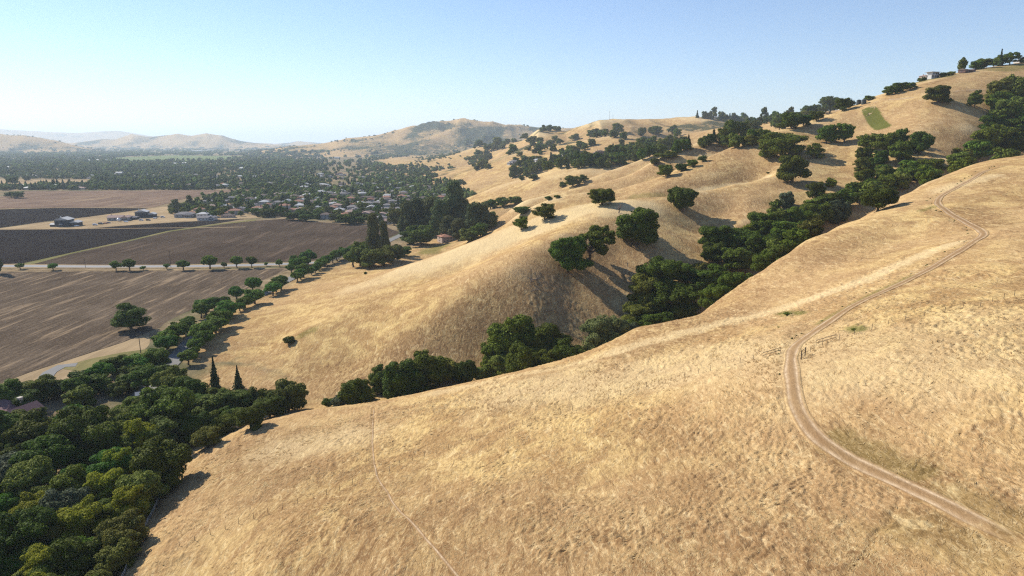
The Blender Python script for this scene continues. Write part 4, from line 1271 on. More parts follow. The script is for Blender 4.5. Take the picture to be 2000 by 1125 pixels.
thicket([(1490, 250), (1560, 232), (1600, 222), (1600, 230), (1520, 252)], 7, (18, 28), OK2, "oak behind the ridge line clump", "oaks behind the ridge line clump", 9)
SK = {'oak': "small dark tree among the ridge top houses", 'conifer': "small pointed conifer among the ridge top houses", 'euc': "tall thin tree among the ridge top houses"}
thicket([(1350, 229), (1420, 232), (1480, 238), (1560, 226), (1620, 210), (1560, 232), (1480, 244), (1430, 240)], 40, (9, 18), [('oak', 4), ('conifer', 1.5), ('euc', 1)], SK, "trees among the ridge top houses", 10, (0.8, 1.2), 0.35, 40, 2)
# mid distance folds of the range
FO = ["small dark oak right of centre in the far folds", "small dark oak low on the far left folds", "small dark oak at the back left of the far folds", "small dark oak in the upper row of far folds",
      "small dark oak under the rounded far fold", "small dark oak at the head of the rounded fold", "small dark oak at the toe of the far folds", "small dark oak above the hillside houses", "small dark oak on the saddle skyline", "small dark oak along the hazy back folds"]
for sd, (poly, n) in enumerate([
    ([(985, 300), (1020, 292), (1090, 290), (1080, 300), (1010, 312)], 8), ([(910, 310), (950, 302), (965, 315), (920, 322)], 9), ([(945, 288), (985, 282), (980, 292), (945, 298)], 6),
    ([(1000, 285), (1045, 276), (1095, 270), (1130, 272), (1120, 282), (1050, 290)], 9), ([(1090, 300), (1130, 288), (1160, 282), (1150, 296), (1100, 306)], 9), ([(1150, 262), (1190, 258), (1190, 268), (1155, 270)], 5),
    ([(925, 325), (950, 320), (955, 330), (930, 334)], 5), ([(1000, 318), (1060, 312), (1075, 318), (1010, 326)], 7), ([(1055, 252), (1085, 248), (1095, 254), (1060, 258)], 5), ([(890, 290), (940, 275), (1000, 268), (1040, 262), (1000, 276), (900, 298)], 8)]):
    thicket(poly, int(n * 1.2), (12, 21), OK2, FO[sd], "oaks in the far folds of the hills", 20 + sd, (0.6, 0.9), 0.5)

# the dense wood in the lower left corner
W1 = {'bushy': "dark rounded tree of the lower left wood", 'oak': "dark oak of the lower left wood", 'olive': "olive green oak of the lower left wood",
      'grey': "grey green tree of the lower left wood", 'walnut': "fresh green tree of the lower left wood", 'lime': "yellow green tree of the lower left wood"}
KW = [('oak', 3), ('bushy', 2.4), ('olive', 2.6), ('grey', 0.8), ('walnut', 2.0), ('lime', 1.0)]
thicket([(-140, 1240), (-140, 870), (0, 860), (130, 865), (260, 860), (330, 850), (360, 900), (330, 950), (290, 1010), (255, 1080), (215, 1200), (170, 1300)], 78, (62, 120), KW, W1, "trees of the lower left wood", 40, (0.7, 1.1), 0.52, 40, 4)
thicket([(280, 800), (360, 770), (430, 790), (520, 800), (600, 800), (620, 796), (560, 815), (470, 845), (400, 880), (340, 880), (290, 850)], 24, (52, 78), KW[:3],
        {'bushy': "dark rounded tree of the belt along the near hill toe", 'oak': "dark oak of the belt along the near hill toe", 'olive': "olive green oak of the belt along the near hill toe"}, "trees of the belt along the hill toe", 41, (0.75, 0.98), 0.5)
thicket([(100, 775), (160, 745), (240, 722), (300, 712), (330, 740), (320, 775), (240, 775), (160, 800)], 15, (44, 72), [('olive', 2), ('walnut', 1.5), ('oak', 2), ('lime', 0.5)],
        {'olive': "olive green tree of the garden belt by the stubble field", 'walnut': "fresh green tree of the garden belt by the stubble field", 'oak': "dark tree of the garden belt by the stubble field", 'lime': "yellow green tree of the garden belt by the stubble field"}, "garden belt trees by the field", 42, (0.62, 0.85), 0.5)
thicket([(-60, 800), (0, 780), (60, 770), (100, 790), (70, 800), (0, 810)], 6, (54, 78), [('oak', 2), ('bushy', 1)], "dark tree behind the house roof at the left edge", "trees behind the left edge house", 43, (0.7, 0.9))
thicket([(-60, 850), (0, 850), (120, 845), (260, 815), (300, 830), (260, 860), (120, 880), (-60, 900)], 16, (54, 78), KW[:3], {'bushy': "dark rounded tree in front of the left edge house", 'oak': "dark oak in front of the left edge house", 'olive': "olive green oak in front of the left edge house"}, "trees in front of the left edge house", 44, (0.6, 0.8), 0.5)
for i, (px, py, w, h, lb) in enumerate([(285, 905, 80, 70, "yellow green tree crown at the top of the bright strip in the wood"), (240, 950, 70, 62, "second yellow green crown down the bright strip in the wood"), (300, 960, 66, 60, "yellow green crown at right of the bright strip in the wood"),
                              (215, 1000, 76, 64, "yellow green crown low in the bright strip in the wood"), (262, 1020, 70, 60, "yellow green crown by the fence in the wood"), (95, 1150, 80, 66, "yellow green crown at the bottom of the wood")]):
    P = hit([(px, py)])[0]
    add_tree('lime', (P[0], P[1], P[2]), px2m(P, w), px2m(P, h) * 1.45, lb, "yellow green trees of the wood", RND)

for px, py, w, h, lb in [(22, 386, 26, 12, "left low tree in the near corner of the tan field"), (36, 387, 24, 13, "right low tree in the near corner of the tan field"), (10, 372, 18, 10, "small tree by the far left lot"), (52, 353, 14, 10, "small tree alone in the far dry lot"),
    (24, 360, 24, 16, "dark tree at left of the far dry lot"), (572, 430, 34, 16, "dark oak at the estate edge above the harrowed field"), (598, 432, 30, 14, "second dark oak at the estate edge above the harrowed field"), (676, 438, 36, 20, "big oak at the corner of the harrowed field"),
    (655, 433, 26, 16, "oak left of the big corner oak of the harrowed field"), (700, 437, 26, 14, "oak right of the big corner oak of the harrowed field"), (520, 424, 28, 15, "rounded tree at the near edge of the estate"), (345, 412, 34, 16, "green tree left of the grey corner house")]:
    P = atz(px, py, 0.05)
    add_tree('oak', tuple(P), px2m(P, w), px2m(P, h) * 1.1, lb, None, RND, None, 1)

# the avenue: a row of walnuts on each side of the road, and the row along the highway
def row(L, off, spacing, a, b, w, side, grp, seed):
    r = random.Random(seed)
    s = np.r_[0, np.cumsum(np.linalg.norm(np.diff(L[:, :2], axis=0), axis=1))]
    d = np.gradient(L[:, :2], axis=0); d /= np.linalg.norm(d, axis=1)[:, None]
    q = a; k = 0
    ORD = ["first", "second", "third", "fourth", "fifth", "sixth", "seventh", "eighth", "ninth", "tenth", "eleventh", "twelfth", "thirteenth", "fourteenth", "fifteenth", "sixteenth", "seventeenth",
           "eighteenth", "nineteenth", "twentieth", "twenty-first", "twenty-second", "twenty-third", "twenty-fourth", "twenty-fifth", "twenty-sixth", "twenty-seventh", "twenty-eighth", "twenty-ninth", "thirtieth"]
    while q < b:
        x = np.interp(q, s, L[:, 0]) ; y = np.interp(q, s, L[:, 1]); dx = np.interp(q, s, d[:, 0]); dy = np.interp(q, s, d[:, 1])
        x += dy * off + r.uniform(-1.2, 1.2); y += -dx * off + r.uniform(-1.2, 1.2)
        dep = y * CP + CAMZ * SP; px = 1000 + 1333.3 * x / dep
        skip = (508 < px < 532 and off > 0) or (510 < px < 560 and off < 0)
        if not skip and r.random() > 0.05:
            z = float(macro(np.array([x]), np.array([y]))[0])
            ww = w * r.uniform(0.7, 1.35)
            add_tree('walnut', (x, y, z - 0.1), ww, ww * r.uniform(0.72, 0.92), "%s walnut tree from the near end of the %s avenue row" % (ORD[min(k, 29)], side), grp, r)
            k += 1
        q += spacing * r.uniform(0.85, 1.2)
_s = np.r_[0, np.cumsum(np.linalg.norm(np.diff(AVENUE[:, :2], axis=0), axis=1))]
def s_at(px):
    dep = AVENUE[:, 1] * CP + CAMZ * SP
    return float(np.interp(px, 1000 + 1333.3 * AVENUE[:, 0] / dep, _s))
row(AVENUE, 7.5, 7.8, s_at(330), s_at(690), 9.0, "hill side", "walnut trees on the hill side of the avenue", 61)
row(AVENUE, -7.5, 8.6, s_at(290), s_at(620), 9.0, "field side", "walnut trees on the field side of the avenue", 62)
HW = [(40, 526, 16, 13), (104, 528, 18, 15), (227, 529, 22, 19), (253, 529, 27, 23), (280, 528, 11, 9), (326, 526, 13, 12), (358, 528, 27, 20), (410, 526, 30, 27), (438, 524, 12, 13), (463, 524, 26, 24), (492, 523, 22, 24), (520, 520, 8, 8),
      (546, 521, 14, 14), (574, 519, 16, 22), (602, 517, 34, 30)]
HN = ["first", "second", "third", "fourth", "fifth", "sixth", "seventh", "eighth", "ninth", "tenth", "eleventh", "twelfth", "thirteenth", "fourteenth", "fifteenth"]
for i, (px, py, w, h) in enumerate(HW):
    P = atz(px, py, 0.0)
    add_tree('walnut', tuple(P), px2m(P, w), px2m(P, h) * 1.05, "%s tree from the left along the straight field road" % HN[i], "trees along the straight field road", RND)

# the eucalyptus grove and the trees at the junction: kind, px, base py, top py, width px
J_ = [('euc', 731, 505, 420, 29, "tall eucalyptus with two tops at the avenue junction"), ('euc', 752, 500, 436, 22, "shorter eucalyptus right of the two topped one"), ('olive', 703, 520, 472, 46, "brownish olive tree left of the junction eucalyptus"),
      ('walnut', 690, 522, 490, 34, "fresh green tree at the end of the hill side avenue row"), ('oak', 730, 522, 482, 50, "dark oak under the junction eucalyptus"), ('oak', 765, 512, 475, 48, "dark oak right under the junction eucalyptus"),
      ('olive', 748, 518, 484, 46, "green oak in front of the junction clump"), ('oak', 790, 500, 480, 26, "small oak at right of the junction clump"), ('oak', 822, 480, 437, 66, "wide dark oak beside the lane bend"),
      ('oak', 800, 476, 448, 32, "small oak left of the wide dark oak"), ('euc', 795, 462, 395, 34, "left eucalyptus of the dark grove"), ('euc', 818, 458, 390, 44, "second eucalyptus of the dark grove"), ('euc', 842, 458, 388, 44, "third eucalyptus of the dark grove"),
      ('euc', 860, 462, 396, 36, "fourth eucalyptus of the dark grove"), ('euc', 888, 452, 357, 42, "tallest eucalyptus standing above the grove"), ('euc', 902, 450, 390, 32, "eucalyptus right behind the tallest one"), ('euc', 872, 468, 425, 34, "low eucalyptus by the pink roofed house"),
      ('euc', 896, 470, 428, 36, "eucalyptus right of the pink roofed house"), ('euc', 925, 462, 400, 42, "eucalyptus at right of the dark grove"), ('euc', 945, 452, 398, 36, "rightmost eucalyptus against the pale hill"),
      ('oak', 955, 444, 412, 34, "dark oak at the right foot of the grove"), ('olive', 915, 474, 445, 36, "olive tree at the hill foot below the grove"), ('oak', 938, 464, 434, 34, "dark oak beneath the rightmost eucalyptus"),
      ('olive', 770, 440, 405, 30, "brownish tree behind the junction eucalyptus"), ('euc', -4, 535, 490, 22, "dark tree at the left frame edge by the road")]
Jp = hit([(b[1], b[2]) for b in J_])
for b, P in zip(J_, Jp):
    add_tree(b[0], (P[0], P[1], P[2] - 0.1), px2m(P, b[4]) * 1.1, px2m(P, b[2] - b[3]) * 1.04, b[5], None, RND)

# ------------------------------------------------------------------ buildings
M['wall_cream'] = simple_mat("cream_stucco", (0.50, 0.45, 0.38), 0.9, 0.08, 0.5, 0.1)
M['wall_white'] = simple_mat("white_stucco", (0.56, 0.54, 0.51), 0.9, 0.06, 0.5, 0.1)
M['wall_pink'] = simple_mat("pinkish_stucco", (0.46, 0.36, 0.30), 0.9, 0.08, 0.5, 0.1)
M['wall_grey'] = simple_mat("grey_stucco", (0.36, 0.35, 0.34), 0.9, 0.08, 0.5, 0.1)
M['wall_dark'] = simple_mat("dark_siding", (0.075, 0.08, 0.085), 0.9, 0.2, 1.5, 0.1)
M['wall_brown'] = simple_mat("brown_siding", (0.16, 0.10, 0.085), 0.9, 0.2, 1.5, 0.1)
M['roof_grey'] = simple_mat("grey_shingle", (0.22, 0.205, 0.20), 0.95, 0.15, 2.0, 0.1)
M['roof_terra'] = simple_mat("clay_tile", (0.33, 0.17, 0.115), 0.9, 0.2, 2.0, 0.1)
M['roof_pink'] = simple_mat("faded_pink_tile", (0.36, 0.255, 0.215), 0.9, 0.15, 2.0, 0.1)
M['roof_brown'] = simple_mat("brown_shingle", (0.15, 0.115, 0.10), 0.95, 0.2, 2.0, 0.1)
M['roof_light'] = simple_mat("pale_metal_roof", (0.40, 0.40, 0.39), 0.7, 0.08, 1.0, 0.3)
M['roof_plum'] = simple_mat("plum_brown_tile", (0.175, 0.105, 0.105), 0.9, 0.25, 3.0, 0.1)
M['glass'] = simple_mat("dark_window_glass", (0.03, 0.035, 0.045), 0.12, 0.1, 1.0, 0.6)
M['door'] = simple_mat("pale_door_paint", (0.55, 0.53, 0.5), 0.6, 0.1, 1.0)
M['tank'] = simple_mat("dark_green_tank_paint", (0.045, 0.055, 0.055), 0.6, 0.15, 2.0)
M['car_white'] = simple_mat("white_car_paint", (0.75, 0.75, 0.75), 0.3, 0.03, 1.0, 0.5)
M['car_dark'] = simple_mat("dark_car_paint", (0.03, 0.035, 0.045), 0.3, 0.05, 1.0, 0.5)
M['car_red'] = simple_mat("red_car_paint", (0.30, 0.05, 0.035), 0.35, 0.05, 1.0, 0.5)
M['rubber'] = simple_mat("tyre_rubber", (0.02, 0.02, 0.02), 0.9, 0.1, 3.0)
M['pool'] = simple_mat("pool_water", (0.10, 0.30, 0.36), 0.08, 0.1, 0.5, 0.5)
M['lawn'] = simple_mat("mown_lawn", (0.09, 0.14, 0.03), 0.95, 0.2, 0.8, 0.05)

def box(x0, y0, z0, x1, y1, z1):
    co = np.array([[x0, y0, z0], [x1, y0, z0], [x1, y1, z0], [x0, y1, z0], [x0, y0, z1], [x1, y0, z1], [x1, y1, z1], [x0, y1, z1]], float)
    return co, np.array([[3, 2, 1, 0], [4, 5, 6, 7], [0, 1, 5, 4], [1, 2, 6, 5], [2, 3, 7, 6], [3, 0, 4, 7]])
def hip(x0, y0, x1, y1, z, rise, ov=0.6, gable=False, th=0.22):
    x0 -= ov; y0 -= ov; x1 += ov; y1 += ov
    lx, ly = x1 - x0, y1 - y0
    if lx >= ly:
        r = 0.0 if gable else ly / 2 * 0.95
        a, b = [x0 + r, (y0 + y1) / 2, z + rise], [x1 - r, (y0 + y1) / 2, z + rise]
        top = [[4, 5, 9, 8], [6, 7, 8, 9], [5, 6, 9, 9], [7, 4, 8, 8]]
    else:
        r = 0.0 if gable else lx / 2 * 0.95
        a, b = [(x0 + x1) / 2, y0 + r, z + rise], [(x0 + x1) / 2, y1 - r, z + rise]
        top = [[5, 6, 9, 8], [7, 4, 8, 9], [4, 5, 8, 8], [6, 7, 9, 9]]
    co = [[x0, y0, z], [x1, y0, z], [x1, y1, z], [x0, y1, z], [x0, y0, z + th], [x1, y0, z + th], [x1, y1, z + th], [x0, y1, z + th], a, b]
    return np.array(co, float), np.array([[3, 2, 1, 0], [0, 1, 5, 4], [1, 2, 6, 5], [2, 3, 7, 6], [3, 0, 4, 7]] + top)
def quadmesh(name, parts, mat):
    co, fc = join(parts)
    me = bpy.data.meshes.new(name)
    me.from_pydata([tuple(c) for c in co.tolist()], [], [tuple(dict.fromkeys(f)) for f in fc.tolist()])
    if mat: me.materials.append(mat)
    me.update()
    return me
def part(name, me, parent):
    o = bpy.data.objects.new(name, me); COL.objects.link(o); o.parent = parent
    return o
def empty(name, loc, rz=0.0):
    o = bpy.data.objects.new(name, None); COL.objects.link(o)
    o.location = loc; o.rotation_euler = (0, 0, rz); o.empty_display_size = 1
    return o

HSH = [  # body boxes (x0, y0, x1, y1, height), roof rise, gable
    ([(-8, -5.5, 8, 5.5, 3.0), (2, -9, 8, -5.5, 2.8)], 2.2, False),
    ([(-7, -6, 7, 6, 5.6), (-12, -5, -7, 4, 2.8)], 2.4, False),
    ([(-9, -5, 5, 5, 3.0), (5, -8, 11, 6, 3.2)], 2.3, True),
    ([(-6.5, -6.5, 6.5, 6.5, 5.8)], 2.6, False),
    ([(-8, -6, 3, 6, 5.6), (3, -4.5, 10, 5, 3.0)], 2.2, True),
]
HM = {}
def house_meshes(sh, wall, roof):
    k = (sh, wall, roof)
    if k not in HM:
        boxes, rise, gab = HSH[sh]
        w = [box(a, b, -0.5, c, d, h) for a, b, c, d, h in boxes]
        rf = []
        for i, (a, b, c, d, h) in enumerate(boxes):
            rf.append(hip(a, b, c, d, h + 0.02 * i, rise * (1 if i == 0 else 0.75), 0.6, gab))
            if gab:   # fill the gable ends
                if (c - a) >= (d - b):
                    for xx in (a, c):
                        w.append((np.array([[xx, b, h], [xx, d, h], [xx, (b + d) / 2, h + rise * 0.8], [xx, (b + d) / 2, h + rise * 0.8]]), np.array([[0, 1, 2, 3]])))
        a, b, c, d, h = boxes[0]
        rf.append(box(a + 2.0, 0.4, h + 0.6, a + 2.9, 1.3, h + rise + 0.7))
        win = []
        for i, (a, b, c, d, h) in enumerate(boxes):
            lv = [1.0] if h < 4 else [1.0, 3.7]
            for zz in lv:
                for t in (0.18, 0.5, 0.8):
                    x = a + (c - a) * t
                    win.append(box(x - 0.7, b - 0.05, zz, x + 0.7, b + 0.02, zz + 1.2)); win.append(box(x - 0.7, d - 0.02, zz, x + 0.7, d + 0.05, zz + 1.2))
                y = (b + d) / 2
                win.append(box(a - 0.05, y - 0.8, zz, a + 0.02, y + 0.8, zz + 1.2)); win.append(box(c - 0.02, y - 0.8, zz, c + 0.05, y + 0.8, zz + 1.2))
        HM[k] = (quadmesh("wall", w, M[wall]), quadmesh("roof", rf, M[roof]), quadmesh("window", win, M['glass']))
    return HM[k]
def add_house(pos, rz, sh, wall, roof, label, group=None, scale=1.0, name="house"):
    r = empty(name, pos, rz); r.scale = (scale, scale, scale)
    tag(r, label, "house", group)
    for n_, me in zip(("wall", "roof", "window"), house_meshes(sh, wall, roof)):
        if n_ == "window" and (name != "house" or roof == 'roof_terra' and wall == 'wall_pink' and group is None):
            # big enough in the picture to give every window its own mesh
            vs = np.array([v.co[:] for v in me.vertices]).reshape(-1, 8, 3)
            for b8 in vs: part("window", quadmesh("window", [(b8, box(0, 0, 0, 1, 1, 1)[1])], M['glass']), r)
        else: part(n_, me, r)
    return r

WALLS = {'wall_cream': 'cream', 'wall_white': 'white', 'wall_pink': 'pinkish', 'wall_grey': 'grey'}
ROOFS = {'roof_grey': 'grey', 'roof_terra': 'terracotta', 'roof_pink': 'faded pink', 'roof_brown': 'brown', 'roof_light': 'pale grey'}
r9 = random.Random(99)
HOUSES = []; HKIND = {}
def estate(poly, nmax, w, ang, seed, lab, grp, gap=24.0, prob=0.9):
    """houses along parallel streets inside an outline"""
    r = random.Random(seed)
    P = np.array([atz(a, b, 0) for a, b in poly])
    x0, y0 = P[:, 0].min(), P[:, 1].min(); x1, y1 = P[:, 0].max(), P[:, 1].max()
    ca, sa = math.cos(ang), math.sin(ang)
    cx, cy = (x0 + x1) / 2, (y0 + y1) / 2; R = math.hypot(x1 - x0, y1 - y0) / 2
    out = []
    v = -R; row_i = 0
    while v < R:
        u = -R + r.uniform(0, 10)
        while u < R:
            x = cx + u * ca - v * sa; y = cy + u * sa + v * ca
            if in_poly(x, y, [(p[0], p[1]) for p in P]) and r.random() < prob:
                out.append((x + r.uniform(-2, 2), y + r.uniform(-2, 2), ang + (math.pi if row_i % 2 else 0) + r.uniform(-0.08, 0.08)))
            u += gap * r.uniform(0.82, 1.15)
        v += (26 if row_i % 2 == 0 else 36); row_i += 1
    out.sort(key=lambda q: q[1])
    cnt = {}
    for x, y, a in out[:nmax]:
        wl = r.choices(list(WALLS), [4, 2, 2, 2])[0]; rf = r.choices(list(ROOFS), w)[0]
        z = float(macro(np.array([x]), np.array([y]))[0])
        if z > 3: continue
        add_house((x, y, z), a, r.randrange(5), wl, rf, "%s suburban house with %s roof %s" % (WALLS[wl], ROOFS[rf], lab), grp, r.uniform(0.85, 1.05))
        HOUSES.append((x, y)); HKIND[(x, y)] = (WALLS[wl], ROOFS[rf])
estate([(345, 424), (430, 404), (540, 396), (640, 392), (770, 392), (875, 402), (850, 420), (800, 436), (730, 438), (640, 430), (560, 422), (470, 424), (400, 430)], 230, [3, 3, 3, 2, 3], 0.12, 1,
       "in the near estate beyond the fields", "houses of the near estate")
estate([(380, 399), (460, 384), (600, 380), (760, 376), (900, 380), (940, 392), (880, 400), (640, 390), (540, 394)], 130, [3, 1, 1, 3, 3], 0.3, 2, "among the trees behind the near estate", "houses behind the near estate", 30, 0.7)
estate([(-100, 368), (180, 362), (330, 366), (500, 362), (640, 362), (780, 356), (880, 362), (900, 376), (640, 370), (500, 369), (100, 371), (-100, 372)], 70, [3, 1, 1, 2, 3], 0.0, 3, "along the far edge of the tan field", "houses along the tan field", 34, 0.6)
estate([(-100, 346), (300, 342), (600, 340), (850, 342), (850, 352), (500, 350), (-100, 349)], 60, [3, 1, 1, 2, 4], 0.0, 4, "deep in the wooded valley town", "houses deep in the valley town", 55, 0.5)

# named houses and farm buildings
def vis_house(px, py, rz, sh, wall, roof, label, scale=1.0, name="house", grp=None):
    P = hit([(px, py)])[0]
    HOUSES.append((P[0], P[1]))
    return add_house(tuple(P), rz, sh, wall, roof, label, grp, scale, name)
vis_house(133, 441, 0.15, 4, 'wall_dark', 'roof_light', "large dark farmhouse with pale metal roof at left of the farm strip", 1.25, "farmhouse")
vis_house(113, 442, 0.1, 2, 'wall_dark', 'roof_light', "low dark lean-to shed at the left end of the farmhouse", 0.7, "farm_shed")
vis_house(232, 430, 0.2, 2, 'wall_grey', 'roof_pink', "long grey farm building with faded pink roof in the farm strip", 1.15, "farm_building")
vis_house(258, 428, 0.1, 0, 'wall_dark', 'roof_grey', "small dark outbuilding between the two big farm buildings", 0.8, "farm_shed")
vis_house(284, 424, 0.25, 4, 'wall_dark', 'roof_light', "dark farm building with pale gabled roof at right of the farm strip", 1.2, "farm_building")
vis_house(362, 424, 0.1, 0, 'wall_grey', 'roof_grey', "grey hip roofed house at the near corner of the estate", 1.3)
vis_house(870, 472, 0.5, 3, 'wall_pink', 'roof_terra', "pink house with terracotta roof under the eucalyptus grove", 0.85)
vis_house(1005, 322, 0.5, 1, 'wall_grey', 'roof_grey', "grey house among trees low on the far folds", 1.2)
vis_house(1052, 320, 0.3, 3, 'wall_grey', 'roof_light', "pale roofed grey house at the edge of the broad pale hill", 1.2)
vis_house(1106, 306, 0.3, 2, 'wall_cream', 'roof_grey', "long cream hillside house with grey roof behind the garden trees", 1.0)
vis_house(1172, 302, 0.2, 1, 'wall_brown', 'roof_brown', "brown two storey hillside house above the grey green oval", 1.0)
vis_house(1195, 308, 0.2, 2, 'wall_grey', 'roof_grey', "grey hillside house beside the round oak", 0.9)
vis_house(1262, 300, 0.4, 3, 'wall_pink', 'roof_brown', "pinkish hillside house with brown roof and chimney", 0.75)
vis_house(1285, 300, 0.3, 0, 'wall_grey', 'roof_grey', "low grey hillside house right of the pinkish one", 0.9)
vis_house(1318, 293, 0.3, 3, 'wall_cream', 'roof_pink', "cream hillside house where the tree row begins", 0.7)
vis_house(1256, 308, 0.3, 0, 'wall_grey', 'roof_light', "low pale roofed outbuilding below the pinkish hillside house", 0.6)
vis_house(1400, 230, 0.2, 2, 'wall_white', 'roof_light', "long white house on the ridge top", 1.5)
vis_house(1450, 232, 0.1, 1, 'wall_white', 'roof_grey', "white two storey house on the ridge top with grey roof", 1.2)
vis_house(1380, 231, 0.2, 0, 'wall_cream', 'roof_grey', "cream house at left end of the ridge top row", 1.1)
vis_house(1465, 236, 0.2, 0, 'wall_grey', 'roof_light', "low pale house at the right of the ridge top row", 1.1)
vis_house(1806, 156, 0.5, 3, 'wall_pink', 'roof_pink', "pinkish skyline house with faded tile roof", 0.55)
vis_house(1885, 142, 0.5, 2, 'wall_brown', 'roof_brown', "low brown skyline house under the tall rounded tree", 0.65)
vis_house(1994, 123, 0.4, 0, 'wall_white', 'roof_grey', "white walled house at the right end of the skyline", 0.7)
vis_house(1585, 226, 0.4, 0, 'wall_grey', 'roof_grey', "low grey house showing behind the ridge line oaks", 0.9)
# white flat-roofed house on the skyline
P = hit([(1820, 153)])[0]
r = empty("modern_house", tuple(P), 0.35); tag(r, "white flat roofed house with big dark windows on the skyline", "house")
part("wall", quadmesh("wall", [box(-5, -3.5, -1.5, 5, 3.5, 2.8), box(-3.5, -3, 2.8, 5, 3, 5.2)], M['wall_white']), r)
part("roof", quadmesh("roof", [box(-5.5, -4.2, 5.2, 5.6, 3.6, 5.5), box(-5.3, -3.8, 2.8, -3.52, 3.6, 3.0)], M['roof_light']), r)
for x0 in (-4.2, -1.2, 1.8):
    part("window", quadmesh("window", [box(x0, -3.56, 0.3, x0 + 2.4, -3.5, 2.4)], M['glass']), r)
for x0 in (-3.0, 0.2, 2.8):
    part("window", quadmesh("window", [box(x0, -3.06, 3.2, x0 + 2.0, -3.0, 4.9)], M['glass']), r)
# left edge house, close enough to show its ridges
P = atz(30, 812, 0); HOUSES.append((P[0], P[1]))
r = empty("house", (P[0], P[1], 0), -0.35); r.scale = (0.8, 0.8, 0.8); tag(r, "low house with plum brown tile roof and chimney at the left edge", "house")
part("wall", quadmesh("wall", [box(-11, -5, -0.5, 3, 5, 3.4), box(3, -7, -0.5, 12, 4, 3.2), box(-4, -9, -0.5, 2, -5, 3.2)], M['wall_cream']), r)
part("roof", quadmesh("roof", [hip(-11, -5, 3, 5, 3.4, 3.2, 0.7), hip(3, -7, 12, 4, 3.22, 3.0, 0.7, True), hip(-4, -9, 2, -5, 3.24, 2.0, 0.6, True)], M['roof_plum']), r)
c_ = part("chimney", quadmesh("chimney", [box(1.2, 1.0, 3.6, 2.6, 2.4, 7.6), box(1.0, 0.8, 7.6, 2.8, 2.6, 7.9)], M['wall_cream']), r)
for x0, y0 in ((-9, -5.06), (-6.5, -5.06), (5, -7.06), (8.5, -7.06)):
    part("window", quadmesh("window", [box(x0, y0, 1.0, x0 + 1.6, y0 + 0.05, 2.3)], M['glass']), r)
# grey shed and terrace in the garden belt
P = atz(292, 792, 0)
r = empty("garden_shed", (P[0], P[1], 0), 0.5); tag(r, "small shed with pale grey pitched roof in the garden belt", "shed")
part("wall", quadmesh("wall", [box(-3.5, -2.5, -0.3, 3.5, 2.5, 3.6)], M['wall_dark']), r)
part("roof", quadmesh("roof", [hip(-3.5, -2.5, 3.5, 2.5, 3.6, 2.0, 0.5, True)], M['roof_light']), r)
part("door", quadmesh("door", [box(-0.8, -2.56, 0, 0.8, -2.5, 2.2)], M['door']), r)
for nm, poly, mat, lb, z in (("terrace", [(232, 790), (262, 776), (290, 780), (262, 793), (240, 800)], 'concrete', "pale concrete terrace in the garden belt", 0.14),
                          ("lawn", [(255, 792), (272, 786), (288, 790), (275, 800), (258, 802)], 'lawn', "bright green lawn behind the grey shed", 0.16),
                          ("driveway", [(165, 778), (240, 762), (250, 768), (180, 790)], 'concrete', "pale driveway in the garden belt", 0.12)):
    tag(sheet(nm, poly, z, M[mat]), lb)
# water tanks
def tank(px, py, lb):
    P = hit([(px, py)])[0]
    r = empty("water_tank", tuple(P)); tag(r, lb, "water tank", "water tanks on the ridge")
    a = [(math.cos(k * math.pi / 12), math.sin(k * math.pi / 12)) for k in range(24)]
    co = [[x * 1.9, y * 1.9, -0.6] for x, y in a] + [[x * 1.9, y * 1.9, 3.4] for x, y in a] + [[0, 0, -0.6]]
    fc = [[k, (k + 1) % 24, 24 + (k + 1) % 24, 24 + k] for k in range(24)] + [[(k + 1) % 24, k, 48, 48] for k in range(24)]
    part("tank_shell", quadmesh("tank_shell", [(np.array(co), np.array(fc))], M['tank']), r)
    co = [[x * 2.0, y * 2.0, 3.4] for x, y in a] + [[x * 0.4, y * 0.4, 4.1] for x, y in a]
    fc = [[k, (k + 1) % 24, 24 + (k + 1) % 24, 24 + k] for k in range(24)]
    co += [[0, 0, 4.15]]; fc += [[24 + k, 24 + (k + 1) % 24, 48, 48] for k in range(24)]
    part("roof", quadmesh("roof", [(np.array(co), np.array(fc))], M['tank']), r)
tank(1677, 204, "left of two dark round water tanks on the ridge"); tank(1687, 203, "right of two dark round water tanks on the ridge")

